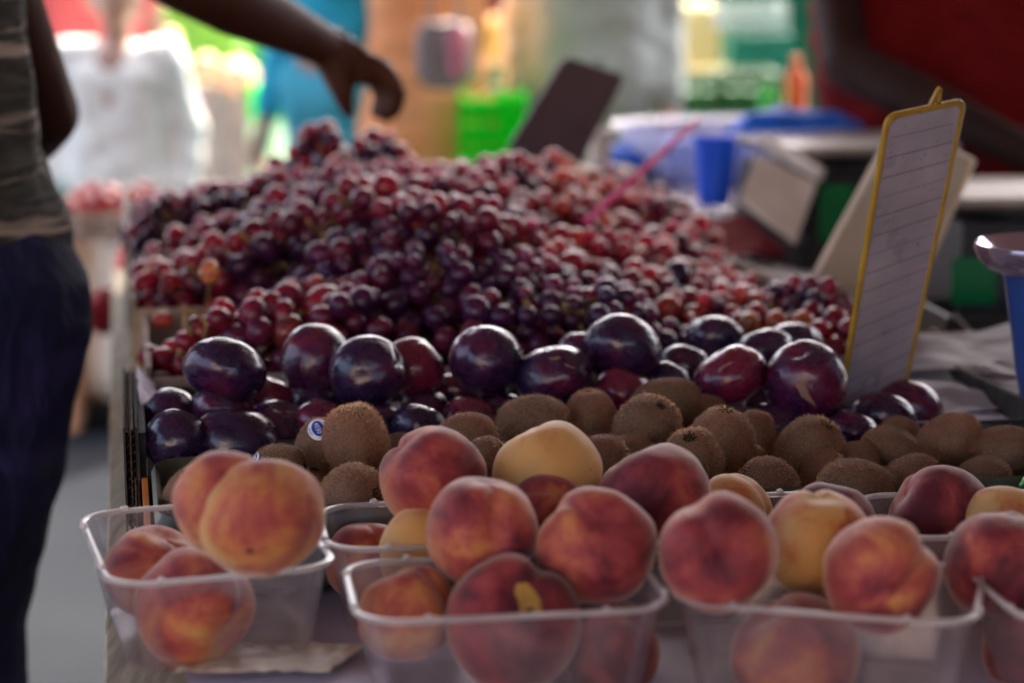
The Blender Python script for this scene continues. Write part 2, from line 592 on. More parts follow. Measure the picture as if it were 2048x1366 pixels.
m_wall = dirty(mat('plaster', rough=0.9), (0.50, 0.47, 0.42), (0.60, 0.57, 0.52), 0.6, 0.2, 12, 0.01)
m_glass = mat('dark_glass', (0.03, 0.035, 0.04), 0.1)
b = thing('market_hall', (2, 18, 0), 'long pale plastered market hall far behind the stalls', 'building')
mw = MB()
WX = [-14 + 4 * i for i in range(9)]
mw.box((2, 20.1, 0.5), (36, 4, 1.0)).box((2, 20.1, 2.9), (36, 4, 0.9))
for i in range(10):
    x0 = -16 if i == 0 else WX[i - 1] + 0.8
    x1 = 20 if i == 9 else WX[i] - 0.8
    mw.box(((x0 + x1) / 2, 20.1, 1.725), (x1 - x0, 4, 1.45))
mw.build('wall', m_wall, b, False)
MB().box((2, 20.1, 3.45), (36.8, 4.8, 0.2), bev=0.03).build('roof', m_grey, b, False)
for x in WX:
    f = MB().box((x, 18.25, 1.725), (1.6, 0.06, 0.08)).box((x, 18.25, 1.725), (0.06, 0.061, 1.4)).build('window', m_white, b, False)
    MB().box((x, 18.4, 1.725), (1.58, 0.02, 1.44)).build('pane', m_glass, f, False)

# unseen awning, added to shade this stall
m_awn = bpy.data.materials.new('added_awning_cloth')
m_awn.use_nodes = True
_n = m_awn.node_tree
_n.nodes.remove(_n.nodes['Principled BSDF'])
d1, t1, x1 = nd(m_awn, 'ShaderNodeBsdfDiffuse'), nd(m_awn, 'ShaderNodeBsdfTranslucent'), nd(m_awn, 'ShaderNodeMixShader')
cc = ramp(m_awn, noi(m_awn, coords(m_awn), 3, 4), [(0.3, (0.10, 0.055, 0.045)), (0.7, (0.14, 0.08, 0.06))])
lk(m_awn, cc, d1.inputs[0])
lk(m_awn, cc, t1.inputs[0])
x1.inputs[0].default_value = 0.08
lk(m_awn, d1.outputs[0], x1.inputs[1])
lk(m_awn, t1.outputs[0], x1.inputs[2])
lk(m_awn, x1.outputs[0], _n.nodes['Material Output'].inputs[0])
m_pole = mat('painted_steel', (0.35, 0.35, 0.36), 0.4, 0.6)
AW = (-2.3, 2.8, -3.0, 4.8)
aw = thing('added_awning', (0, 1, 0), 'unseen brownish cloth awning on steel poles, added to shade the fruit stall', 'awning')


def awf(u, v):
    x, y = AW[0] + (AW[1] - AW[0]) * u, AW[2] + (AW[3] - AW[2]) * v
    return (x, y, 2.60 - 0.5 * abs(u - 0.5) - 0.06 * math.sin(math.pi * ((v * 3) % 1)) + 0.0)


MB().sheet(awf, 30, 24).build('added_canopy', m_awn, aw)
for x in (AW[0] + 0.02, AW[1] - 0.02):
    for y in (AW[2], AW[3]):
        MB().tube([(x, y, 0), (x, y, 2.35)], 0.02).build('pole', m_pole, aw)

m_curt = cloth0('added_dark_curtain', (.05, .04, .045), (.08, .065, .07))
MB().sheet(lambda u, v: (AW[1] - .05 + .03 * math.sin(u * 50), -2.9 + 6.0 * u, 2.3 * (1 - v) + .02), 160, 6).build('added_side_curtain', m_curt, aw)  # unseen cloth added at the side to hold back light
# unseen booth added behind the camera: its sunlit canvas front throws warm light back
m_canvas = dirty(mat('warm_bounce_canvas', rough=.9), (.62, .48, .38), (.68, .54, .44), 2)
ops = thing('added_canvas_booth', (-2, -6.2, 0), 'unseen booth added to bounce light, warm canvas front across the aisle', 'booth')
MB().sheet(lambda u, v: (-4.2 + 4.4 * u, -5.6 + .03 * math.sin(u * 50), .1 + 2.7 * (1 - v)), 120, 6, .003).build('bounce_canvas_front', m_canvas, ops)
for x in (-4.2, 0.2):
    for y in (-5.65, -7.4):
        MB().tube([(x, y, 0), (x, y, 2.85)], .022).build('pole', m_pole, ops)
MB().sheet(lambda u, v: (-4.25 + 4.5 * u, -5.6 - 1.85 * v, 2.85 + .25 * math.sin(math.pi * v)), 20, 12, .003).build('added_canopy', m_canvas, ops)
# ------------------------------------------------------------------ the stall table
tb = thing('market_table', T(0.5, 2.1, 0), 'weathered plank trestle table under the fruit crates', 'table')
ll = [-0.028, 0.055, 0.17, 0.32, 0.47, 0.62, 0.77, 0.92, 1.07, 1.22]
for i in range(len(ll) - 1):
    c = T((ll[i] + ll[i + 1]) / 2, 2.2, 0.775 + (0.003 if i % 2 else 0))
    MB().box(c, (ll[i + 1] - ll[i] - 0.005, 2.5, 0.028), TA, 0.002).build('plank', m_wood, tb, False)
for l in (0.06, 1.12):
    for d in (1.1, 3.3):
        MB().box(T(l, d, 0.37), (0.05, 0.05, 0.74), TA, 0.003).build('leg', m_wood2, tb, False)
for d in (1.1, 3.3):
    MB().box(T(0.59, d, 0.735), (1.2, 0.06, 0.045), TA, 0.003).build('crossbar', m_wood2, tb, False)


def covf(u, v):
    l, d = 0.028 + 1.15 * u, 0.93 + 0.6 * v
    p = T(l, d, 0)
    return (p.x, p.y, 0.796 + 0.003 * noise.noise(Vector((p.x * 9, p.y * 14, 0))) + 0.003)


tag(MB().sheet(covf, 60, 40, 0.0015).build('plastic_sheet', m_cover), 'pale lilac plastic sheet spread beneath the peach punnets', 'plastic sheet')


# ------------------------------------------------------------------ crates
def tray(name, label, l0, l1, d0, d1, z0, z1, m, wall=0.006, group=None, floor=None, flute=False, cat='crate', mfloor=None):
    t = thing(name, T((l0 + l1) / 2, (d0 + d1) / 2, z0), label, cat, group)
    zc, h = (z0 + z1) / 2, z1 - z0
    MB().box(T(l0 + wall / 2, (d0 + d1) / 2, zc), (wall, d1 - d0, h), TA, 0.001).build('side_panel', m, t, False)
    MB().box(T(l1 - wall / 2, (d0 + d1) / 2, zc), (wall, d1 - d0, h), TA, 0.001).build('side_panel', m, t, False)
    for d in (d0 + wall / 2, d1 - wall / 2):
        MB().box(T((l0 + l1) / 2, d, zc - 0.006), (l1 - l0 - 2 * wall - 0.001, wall, h - 0.012), TA, 0.001).build('end_panel', m, t, False)
    zf = floor if floor else z0 + 0.004
    MB().box(T((l0 + l1) / 2, (d0 + d1) / 2, zf), (l1 - l0 - 2 * wall - 0.002, d1 - d0 - 2 * wall - 0.002, 0.004), TA).build('base_panel', mfloor or m, t, False)
    return t


# plum crate: double wall black cardboard on the left with the fluting showing at its cut end
pc = tray('cardboard_crate', 'black cardboard crate holding the purple plums', 0.003, 0.40, 1.62, 1.86, 0.803, 0.882, m_black_card, floor=0.846, mfloor=m_paper)
tray('cardboard_crate', 'black cardboard crate of plums under the yellow edged board', 0.408, 0.80, 1.62, 1.86, 0.803, 0.872, m_black_card, floor=0.846, mfloor=m_paper)
MB().box(T(-0.0085, 1.735, 0.846), (0.0015, 0.26, 0.088), TA).box(T(0.0015, 1.735, 0.846), (0.0015, 0.26, 0.088), TA).build('liner_board', m_black_card, pc, False)
fl = MB()
for base in (-0.0075, -0.0032):
    pts = []
    N = 96
    for i in range(N + 1):
        z = 0.803 + 0.086 * i / N
        pts.append((base + 0.002 + 0.0019 * math.sin(i * math.pi / 4), z))
    fl.loft([[T(x, d, z) for x, z in pts] for d in (1.606, 1.864)], closed=False)
fl.box(T(-0.0034, 1.735, 0.846), (0.0006, 0.257, 0.084), TA)
fl.build('corrugation', m_flute, pc)


# crumpled liner paper at the left of the plums
def linf(u, v):
    d = 1.73 + 0.13 * u
    t_ = v
    l = 0.004 + 0.026 * t_
    z = 0.892 - 0.035 * t_ + 0.004 * noise.noise(Vector((d * 30, t_ * 3, 1))) - 0.03 * max(0, 0.15 - u)
    return T(l + 0.003 * noise.noise(Vector((d * 40, t_ * 4, 7))), d, z)


tag(MB().sheet(linf, 50, 14, 0.0006).build('liner_paper', m_paper), 'crumpled lilac white paper lining the left edge of the plum crate', 'paper')


def linf2(u, v):
    l = 0.02 + 0.36 * u
    z = 0.862 - 0.03 * v + 0.003 * noise.noise(Vector((l * 35, v * 3, 4)))
    return T(l, 1.612 - 0.008 * v + 0.003 * noise.noise(Vector((l * 28, v * 3, 9))), z)


tag(MB().sheet(linf2, 60, 8, 0.0006).build('liner_paper', m_paper), 'torn white paper edge hanging between the plums and the green tray', 'paper')

# kiwi tray : dark green moulded tray with rounded corner posts
kt = thing('plastic_tray', T(0.34, 1.5, 0.803), 'dark olive green plastic tray holding the brown kiwis', 'tray')


def rrect(cx, cy, w_, d_, r_, n=6):
    out = []
    for (sx, sy, a0) in ((1, 1, 0), (-1, 1, 90), (-1, -1, 180), (1, -1, 270)):
        for k in range(n + 1):
            a = R(a0 + 90 * k / n)
            out.append((cx + sx * (w_ / 2 - r_) + r_ * math.cos(a), cy + sy * (d_ / 2 - r_) + r_ * math.sin(a)))
    return out


def tloop(l0, l1, d0, d1, r_, z):
    return [T(x, y, z) for x, y in rrect((l0 + l1) / 2, (d0 + d1) / 2, l1 - l0, d1 - d0, r_)]


MB().loft([tloop(.018, .73, 1.42, 1.60, .02, .806), tloop(.012, .74, 1.412, 1.606, .024, .858), tloop(.015, .737, 1.415, 1.603, .024, .864), tloop(.019, .733, 1.419, 1.599, .022, .858), tloop(.022, .73, 1.424, 1.596, .02, .83)], cap0=True, cap1=True).build('tray_shell', m_green_tray, kt)
kc = thing('carton', T(0.02, 1.5, 0.803), 'thin orange printed carton edge beside the green tray', 'carton')
MB().box(T(0.0070, 1.50, 0.826), (0.005, 0.2, 0.046), TA, .0006).build('printed_side', m_orange_card, kc, False)
fl = MB()
pts = [(0.0020 + 0.0014 * math.sin(i * math.pi / 4), 0.804 + 0.044 * i / 56) for i in range(57)]
fl.loft([[T(x, d, z) for x, z in pts] for d in (1.405, 1.6)], closed=False)
fl.box(T(-0.0006, 1.50, 0.826), (0.0008, 0.2, 0.046), TA)
fl.build('corrugation', m_flute, kc)

# grape trays
tray('cardboard_tray', 'grey beige cardboard tray holding the grapes nearest the plums', 0.012, 0.74, 1.875, 2.17, 0.803, 0.888, m_card, cat='tray')
tray('cardboard_tray', 'grey beige cardboard tray in the middle of the grape heap', 0.0, 0.74, 2.18, 2.55, 0.803, 0.905, m_card, cat='tray')
tray('cardboard_tray', 'blurred cardboard tray under the farthest dark grapes', -0.005, 0.74, 2.56, 3.0, 0.803, 0.935, m_card, cat='tray')


# ------------------------------------------------------------------ punnets
def punnet(label, cx, cy, rot, w_, d_, h=0.066, z0=0.8025):
    t = thing('punnet', (cx, cy, z0), label, 'punnet', 'clear plastic punnets of peaches')
    M = Matrix.Rotation(rot, 3, 'Z')

    def lp(sw, r_, z):
        return [M @ Vector((x, y, 0)) + Vector((cx, cy, z0 + z)) for x, y in rrect(0, 0, w_ - sw, d_ - sw, r_, 8)]
    th = 0.0012
    outer = [lp(0.034, .016, 0.0), lp(0.028, .020, 0.003), lp(0.022, .022, 0.018), lp(0.012, .025, 0.045), lp(0.005, .027, h - 0.004), lp(0.004, .027, h)]
    inner = [lp(0.004 + 2 * th, .026, h), lp(0.005 + 2 * th, .026, h - 0.004), lp(0.022 + 2 * th, .021, 0.018), lp(0.028 + 2 * th, .019, 0.005), lp(0.036, .015, 0.0035)]
    MB().loft(outer + inner, cap0=True, cap1=True).build('bowl', m_pun, t)
    rim = MB()
    prof = [(0.004, h - .0022), (-.001, h - .002), (-.003, h - .0008), (-.003, h + .0008), (-.001, h + .0014), (.004, h + .0014), (.0056, h + .0007), (.0056, h - .0007), (.004, h - .0022)]
    rim.loft([lp(a_, .028, b_) for a_, b_ in prof])
    k = 0
    for sx, ang in ((1, 0), (-1, 0), (0, 1), (0, -1)):
        for q in (-0.28, 0.28):
            if sx:
                p = Vector((sx * w_ / 2, q * d_, h + .0015))
            else:
                p = Vector((q * w_, ang * d_ / 2, h + .0015))
            rim.ball(M @ p + Vector((cx, cy, z0)), 0.003, 6, (1, 1, .8))
    rim.build('rim', m_punrim, t)
    return t


punnet('clear plastic punnet at the table corner, two big peaches leaning over it', -0.213, 1.325, R(18), .150, .185)
punnet('clear punnet in front holding the peach with a torn yellow stem end', -0.006, 1.220, R(9), .195, .128)
punnet('clear front punnet holding the split orange peach, tilted towards its right corner', 0.203, 1.222, R(-15), .188, .125)
punnet('clear front punnet cut off by the right edge of the photo', 0.398, 1.215, R(6), .195, .128)
punnet('clear back row punnet with a plain yellow peach showing over its rim', -0.040, 1.368, R(9), .19, .118)
punnet('clear back row punnet hidden behind the rosiest peaches', 0.155, 1.382, R(7), .19, .118)
punnet('clear back row punnet on the right, against the kiwi tray', 0.352, 1.392, R(5), .19, .118)


# ------------------------------------------------------------------ fruit meshes (unit radius)
def sphere_grid(nu, nv, fn):
    """nu rings, nv segments; fn(dir, theta, phi) -> point"""
    vs, fs = [], []
    for i in range(1, nu):
        th = math.pi * i / nu
        for k in range(nv):
            ph = 2 * math.pi * k / nv - math.pi
            d = Vector((math.sin(th) * math.cos(ph), math.sin(th) * math.sin(ph), math.cos(th)))
            vs.append(fn(d, th, ph))
    vs.append(fn(Vector((0, 0, 1)), 0, 0))
    vs.append(fn(Vector((0, 0, -1)), math.pi, 0))
    for i in range(nu - 2):
        for k in range(nv):
            fs.append((i * nv + k, (i + 1) * nv + k, (i + 1) * nv + (k + 1) % nv, i * nv + (k + 1) % nv))
    t_, b_ = (nu - 1) * nv, (nu - 1) * nv + 1
    for k in range(nv):
        fs.append((t_, k, (k + 1) % nv))
        fs.append((b_, (nu - 2) * nv + (k + 1) % nv, (nu - 2) * nv + k))
    return vs, fs


def fruit_fn(seed, cleft=0.06, cw=0.22, dent=0.16, dw=0.38, tip=0.0, lump=0.035, sq=0.95):
    def fn(d, th, ph):
        r_ = 1 + lump * noise.noise(d * 1.1 + Vector((seed, 0, 0))) * 1.6 + lump * 0.35 * noise.noise(d * 3 + Vector((0, seed, 0)))
        st = math.sin(th)
        # suture from stem to tip on one side, with two swollen cheeks beside it
        r_ -= cleft * math.exp(-(ph / cw) ** 2) * st ** 0.6
        r_ += cleft * 0.45 * math.exp(-((abs(ph) - 0.62) / 0.38) ** 2) * st
        r_ -= dent * math.exp(-(th / dw) ** 2)
        r_ += dent * 0.22 * math.exp(-((th - dw * 1.9) / 0.4) ** 2)
        r_ -= 0.05 * math.exp(-((math.pi - th) / 0.35) ** 2)
        r_ += tip * math.exp(-((math.pi - th) / 0.16) ** 2)
        return Vector((d.x * r_, d.y * r_, d.z * r_ * sq))
    return fn


def mesh_from(name, vs, fs, mats, mi=None):
    me = bpy.data.meshes.new(name)
    me.from_pydata([tuple(v) for v in vs], [], fs)
    for m in mats:
        me.materials.append(m)
    if mi:
        me.polygons.foreach_set('material_index', mi)
    me.polygons.foreach_set('use_smooth', [True] * len(me.polygons))
    me.update()
    return me


peach_fn = [fruit_fn(s_ * 7.3, cleft=0.10 + .02 * (s_ % 2), tip=(0.0, 0.10, 0.04, 0.0)[s_], lump=0.05, sq=(0.95, 0.98, 0.92, 0.96)[s_]) for s_ in range(4)]
peach_me = [mesh_from('peach', *sphere_grid(44, 64, f), [m_peach]) for f in peach_fn]
plum_fn = [fruit_fn(40 + s_ * 5.1, cleft=0.030, cw=0.12, dent=0.17, dw=0.26, lump=0.026, sq=(0.97, 0.92, 1.02, 0.96)[s_]) for s_ in range(4)]
plum_me = [mesh_from('plum', *sphere_grid(44, 64, f), [m_plum]) for f in plum_fn]


def kiwi_mesh(seed, L):
    rnd = random.Random(seed)

    def fn(d, th, ph):
        r_ = 1 + 0.05 * noise.noise(d * 1.3 + Vector((seed * 3.1, 0, 0)))
        z = d.z * L * r_
        k_ = (1 - abs(d.z) ** 6 * 0.10)
        return Vector((d.x * r_ * (1 - 0.04 * math.cos(2 * ph)), d.y * r_, z * k_))
    vs, fs = sphere_grid(32, 44, fn)
    mi = [0] * len(fs)
    for _ in range(2600):
        zc = rnd.uniform(-1, 1)
        ph = rnd.uniform(-math.pi, math.pi)
        th = math.acos(zc)
        d = Vector((math.sin(th) * math.cos(ph), math.sin(th) * math.sin(ph), zc))
        p = fn(d, th, ph) * 0.995
        n_ = Vector((d.x, d.y, d.z / (L * L))).normalized()
        t_ = (n_.cross(Vector((0, 0, 1)))).normalized() if abs(n_.z) < .98 else Vector((1, 0, 0))
        dirn = (n_ * 0.8 + Vector((0, 0, -0.5)) + Vector([rnd.uniform(-.45, .45) for _ in range(3)])).normalized()
        ln = rnd.uniform(0.06, 0.15)
        sw = t_ * rnd.uniform(0.009, .020)
        b_ = len(vs)
        vs += [p - sw, p + sw, p + dirn * ln]
        fs.append((b_, b_ + 1, b_ + 2))
        mi.append(1)
    return mesh_from('kiwi', vs, fs, [m_kiwi, m_hair], mi)


kiwi_me = [kiwi_mesh(1, 1.22), kiwi_mesh(2, 1.32), kiwi_mesh(3, 1.14)]
KL = [1.22 * .9, 1.32 * .9, 1.14 * .9]
_mb = MB()
_mb.lathe([(0.0, 0.03), (0.06, 0.05), (0.10, 0.02), (0.14, 0.06), (0.18, 0.02), (0.22, -0.03)], (0, 0, 0), 14)
for k in range(7):
    a_ = k * 0.9
    _mb.tube([(0.12 * math.cos(a_), 0.12 * math.sin(a_), 0.02), (0.2 * math.cos(a_ + .2), 0.2 * math.sin(a_ + .2), 0.05 + .03 * (k % 3)), (0.26 * math.cos(a_ + .4), 0.26 * math.sin(a_ + .4), 0.02)], [.03, .022, .008], 5)
kstem_me = _mb.mesh('stem_scar', m_kstem)


def orient(axis, roll=0.0):
    """axis given as (right, up, toward the viewer); returns a quaternion taking local +Z there"""
    a_ = (CR * axis[0] + CU * axis[1] - CF * axis[2]).normalized()
    return a_.to_track_quat('Z', 'Y') @ Quaternion((0, 0, 1), roll)


RN = random.Random(5)


def put_fruit(name, me, p, sc, q, col, label, cat, group):
    o = bpy.data.objects.new(name, me)
    C.objects.link(o)
    o.location = p
    o.rotation_mode = 'QUATERNION'
    o.rotation_quaternion = q
    o.scale = sc if isinstance(sc, (tuple, list)) else (sc, sc, sc)
    o.color = col
    return tag(o, label, cat, group)


# px, py, rx, ry, depth, mesh, redness, axis, roll, label
PEACH = [
    (522, 1036, 124, 119, 1.255, 2, .34, (-.1, .85, -.5), 3.9, 'large orange yellow peach with a dark spot leaning over the corner punnet'),
    (448, 1005, 100, 100, 1.27, 1, .42, (-.6, .5, -.3), 2.3, 'pinkish peach peeping out behind the large spotted orange one'),
    (308, 1146, 98, 96, 1.375, 2, .52, (.3, .8, .2), 4.0, 'red peach low at the back of the corner punnet'),
    (385, 1216, 117, 116, 1.30, 3, .50, (.5, -.3, .4), 1.0, 'orange red peach low at the front of the corner punnet'),
    (735, 1122, 82, 80, 1.40, 1, .46, (0, 1, .1), 2.0, 'small mottled peach low in the back left corner of its punnet'),
    (856, 1108, 96, 92, 1.345, 0, -.12, (.4, .5, -.5), 0.3, 'plain pale yellow peach half hidden behind a punnet rim'),
    (866, 958, 109, 96, 1.375, 1, .62, (-.62, .72, .25), 3.5, 'scarlet peach with a deep cleft down its left side'),
    (1090, 945, 112, 93, 1.385, 3, .06, (-.35, .90, -.1), 3.0, 'golden yellow peach with a cleft at its top'),
    (1098, 1034, 84, 80, 1.345, 2, .66, (.3, .6, .6), 2.6, 'dusky red peach squeezed between two larger ones in the middle'),
    (1312, 1000, 120, 102, 1.345, 0, .72, (-.4, .9, -.2), 5.1, 'broad crimson peach at the back, above the split peach punnet'),
    (1462, 1030, 80, 80, 1.39, 3, .05, (-.6, .6, -.4), 1.9, 'pale yellow peach half behind the broad crimson one'),
    (1662, 1052, 90, 86, 1.345, 2, .60, (.2, .8, -.3), 0.4, 'pinkish brown peach hidden behind the yellow orange one'),
    (1636, 1086, 104, 106, 1.265, 1, .16, (.05, .9, .25), 1.3, 'yellow orange peach standing between the two front red ones'),
    (1878, 1032, 100, 96, 1.38, 0, .72, (-.75, .4, .1), 2.2, 'deep red peach at the back, beside the cut off yellow one'),
    (2014, 1058, 98, 88, 1.345, 3, .12, (.2, .8, -.2), 4.4, 'yellow tan peach behind the pointed one at the far right'),
    (965, 1061, 113, 106, 1.275, 1, .55, (.12, .85, .2), 3.7, 'rosy peach with an orange yellow patch, behind the torn stem one'),
    (1194, 1092, 123, 109, 1.25, 0, .68, (.02, .62, .78), 2.5, 'pink crimson peach with its stem hollow facing the viewer'),
    (814, 1228, 98, 98, 1.25, 2, .42, (-.3, .8, -.1), 1.8, 'orange peach with red streaks inside the torn stem punnet'),
    (1024, 1254, 133, 131, 1.212, 3, .74, (.25, .66, .70), 0.9, 'big dark maroon peach with torn yellow flesh at its stem'),
    (1215, 1300, 104, 100, 1.235, 1, .72, (.2, .3, .2), 2.9, 'dark peach seen only through the front punnet wall'),
    (1437, 1106, 123, 108, 1.185, 2, .62, (-.05, -.1, .98), 2.0, 'round red peach with its pointed tip facing the viewer'),
    (1760, 1150, 119, 104, 1.175, 1, .52, (.1, .35, -.9), 2.5, 'pink and orange peach with a deep split down its middle'),
    (1592, 1312, 124, 122, 1.195, 0, .62, (-.4, .5, .2), 2.4, 'dull red peach sunk deep in the front punnet below the split one'),
    (2006, 1136, 114, 106, 1.215, 1, .68, (-.2, -.93, .1), 3.6, 'dark red peach with an upturned pointed tip at the right edge'),
    (2200, 1150, 112, 104, 1.235, 0, .40, (.1, .8, .3), 2.5, 'orange peach just outside the right edge of the photo'),
    (2240, 1120, 100, 96, 1.38, 3, .30, (.2, .7, .1), 1.5, 'yellow peach in the back punnet outside the photo'),
    (2250, 1292, 108, 104, 1.20, 3, .60, (.3, .4, .3), .5, 'red peach low in the cut off punnet outside the photo'),
    (2062, 1302, 98, 98, 1.20, 2, .66, (.2, .8, .2), 1.5, 'dark peach low in the punnet at the bottom right corner'),
]
def iq(o):
    return o.rotation_quaternion.to_matrix()


def peel(o, fn, poly, c0, name, m, lift=1.012, ns=5):
    """poly: outline as (right, up) offsets in radii round direction c0; laid on the skin"""
    Mi = iq(o).inverted()
    cvec = (CR * c0[0] + CU * c0[1] - CF * c0[2]).normalized()
    A = (CR - cvec * CR.dot(cvec)).normalized()
    B_ = cvec.cross(A)
    if B_.dot(CU) < 0:
        B_ = -B_
    vs, fs = [], []
    n = len(poly)

    def skin(x, y, lf):
        d = Mi @ (cvec + A * x + B_ * y).normalized()
        th = math.acos(max(-1, min(1, d.z)))
        ph = math.atan2(d.y, d.x)
        return fn(d, th, ph) * lf
    cx_, cy_ = sum(a[0] for a in poly) / n, sum(a[1] for a in poly) / n
    vs.append(skin(cx_, cy_, lift))
    for s_ in range(1, ns + 1):
        f_ = s_ / ns
        for (x, y) in poly:
            vs.append(skin(cx_ + (x - cx_) * f_, cy_ + (y - cy_) * f_, lift if s_ < ns else 0.995))
    for i in range(n):
        fs.append((0, 1 + i, 1 + (i + 1) % n))
    for s_ in range(ns - 1):
        for i in range(n):
            a_, b_ = 1 + s_ * n + i, 1 + s_ * n + (i + 1) % n
            fs.append((a_, a_ + n, b_ + n, b_))
    me = mesh_from(name, vs, fs, [m])
    c = bpy.data.objects.new(name, me)
    C.objects.link(c)
    c.parent = o
    return c


for (px, py, rx, ry, q_, k, red, ax, roll, lab) in PEACH:
    p = atq(px, py, q_)
    r_ = rad((rx + ry) / 2, p)
    o = put_fruit('peach', peach_me[k], p, r_ * 1.035, orient(ax, roll), (red, 0, 0, 1), lab, 'peach', 'peaches piled in the clear punnets')
    # stretch a little along the picture width where the fruit is broader than tall
    if 'torn yellow' in lab:
        pass
    if 'dark spot' in lab:
        peel(o, peach_fn[k], [(.07 * math.cos(i_), .06 * math.sin(i_)) for i_ in (0, .8, 1.6, 2.3, 3.1, 3.9, 4.7, 5.5)], (-.06, -.50, .86), 'dark_spot', m_kstem, 1.008, 2)
    if 'torn yellow' in lab:
        peel(o, peach_fn[k], [(-.06, .30), (.10, .34), (.26, .22), (.38, .02), (.42, -.18), (.30, -.26), (.22, -.14), (.12, -.2), (.02, -.40), (-.06, -.44), (.0, -.2), (-.04, 0), (-.10, .14)], (.14, .62, .80), 'torn_flesh', m_gash)

PLUM = [
    (450, 742, 79, 64, 1.720, 0, .42, (.2, .9, -.3), 2.2, 'big dusty blue plum, first of the upper row above the crate corner'),
    (633, 722, 71, 67, 1.775, 1, .55, (.75, .1, .5), 0.5, 'purple plum behind and left of the clefted front plum'),
    (733, 745, 71, 65, 1.715, 2, .40, (.93, .3, .15), 3.1, 'blue black plum with a shining cleft along its right side'),
    (828, 737, 62, 61, 1.765, 1, .80, (.7, .6, -.2), 2.0, 'wine red plum tucked behind the clefted one'),
    (973, 723, 71, 71, 1.745, 0, .50, (.1, .9, -.4), 1.1, 'tall round speckled plum standing alone between wine red and scuffed plums'),
    (1107, 752, 73, 62, 1.725, 3, .45, (-.2, .9, .1), 0.4, 'plum with two pale brown scuffs on top, left of the highest plum'),
    (1243, 699, 75, 67, 1.755, 0, .44, (.2, .8, -.4), 4.4, 'highest plum of the heap, large and blue purple'),
    (1160, 700, 42, 36, 1.82, 2, .50, (0, 1, 0), 1.0, 'plum mostly hidden behind the highest one'),
    (1338, 764, 42, 44, 1.745, 1, .35, (.4, .8, 0), 2.0, 'dark plum low between the highest plum and the kiwis'),
    (1371, 733, 54, 44, 1.79, 3, .45, (.3, .9, 0), 4.0, 'brownish purple plum, half hidden right of the highest one'),
    (1430, 678, 56, 40, 1.86, 0, .40, (0, .9, -.3), 0.7, 'nearly black plum at the back, touching the red grapes'),
    (1525, 704, 60, 47, 1.81, 1, .42, (-.3, .85, -.1), 5.2, 'blue plum with faint scribbled marks behind the two front plums'),
    (1590, 690, 54, 38, 1.865, 2, .40, (.1, 1, -.2), 2.6, 'dark plum at the very back beside the yellow edged board'),
    (1459, 755, 75, 60, 1.705, 3, .72, (-.5, .8, 0), 3.9, 'dark red plum with a curled pale scratch'),
    (1611, 765, 79, 73, 1.690, 0, .55, (-.28, .78, .55), 2.2, 'glossy plum with a torn brown scar and stem hollow'),
    (1248, 784, 58, 38, 1.725, 2, .72, (.4, .8, .1), 1.4, 'red purple plum wedged below the highest one'),
    (336, 836, 60, 61, 1.745, 1, .45, (-.6, .6, .1), 2.9, 'purple plum at the outer left corner of the crate'),
    (354, 884, 64, 62, 1.645, 2, .30, (.2, .8, -.3), 0.9, 'black plum standing lowest at the crate corner by the white paper'),
    (446, 822, 63, 42, 1.735, 3, .62, (.1, .9, -.2), 4.8, 'flattish purple plum below the big dusty blue one'),
    (472, 885, 88, 54, 1.66, 0, .42, (.1, .95, 0), 5.5, 'wide flattened plum in the front row above the pink peach'),
    (560, 858, 68, 55, 1.695, 1, .42, (.28, .86, .42), 0.4, 'dark plum whose stem hollow catches the light'),
    (540, 804, 58, 36, 1.775, 2, .72, (.4, .8, 0), 3.3, 'reddish plum behind the stem hollow plum'),
    (636, 808, 60, 40, 1.765, 0, .50, (0, 1, 0), 2.2, 'purple plum squeezed under two upper plums'),
    (652, 848, 62, 46, 1.685, 3, .65, (.3, .8, 0), 4.1, 'reddish plum behind the stickered kiwi'),
    (752, 846, 56, 44, 1.685, 1, .36, (0, 1, .1), 5.9, 'dark plum behind the pale double bulged kiwi'),
    (840, 856, 56, 46, 1.655, 2, .32, (.3, .9, -.1), 2.7, 'small blue black plum beside the low brown kiwi'),
    (852, 818, 48, 34, 1.745, 0, .60, (.1, 1, 0), 0.8, 'shadowed plum beneath the wine red one'),
    (944, 838, 58, 42, 1.695, 3, .66, (.2, .9, 0), 1.7, 'red purple plum low under the tall speckled one'),
    (912, 782, 46, 38, 1.79, 1, .70, (.2, .9, 0), 5.0, 'dim red plum behind the tall speckled one'),
    (1003, 818, 44, 34, 1.735, 2, .40, (.2, .9, 0), 3.0, 'dark blue plum in the gap above the kiwis'),
    (1550, 850, 60, 44, 1.685, 0, .50, (0, 1, 0), 4.6, 'shaded plum beneath the scarred glossy one'),
    (1704, 862, 54, 42, 1.665, 1, .48, (.3, .9, 0), 2.3, 'small dark plum in front of the board foot'),
    (1765, 838, 65, 48, 1.705, 3, .50, (.2, .9, -.2), 1.2, 'smooth dark plum, middle of three at the board foot'),
    (1817, 818, 66, 50, 1.765, 2, .62, (.3, .8, -.2), 5.6, 'wine dark plum lying last beside the crumpled grey paper'),
    (690, 790, 60, 50, 1.80, 0, .5, (0, 1, 0), 2.6, 'plum in deep shade under the clefted one'),
    (1090, 830, 66, 50, 1.72, 1, .5, (0, 1, 0), 1.6, 'plum buried below the one with brown scuffs'),
    (1420, 812, 66, 50, 1.73, 2, .5, (0, 1, 0), 3.6, 'plum buried below the scratched dark red one'),
    (1520, 772, 60, 50, 1.80, 3, .5, (0, 1, 0), 4.6, 'plum in shade between the scratched and scarred ones'),
    (1650, 850, 60, 46, 1.75, 0, .4, (0, 1, 0), .6, 'plum buried behind the small one at the board foot'),
]
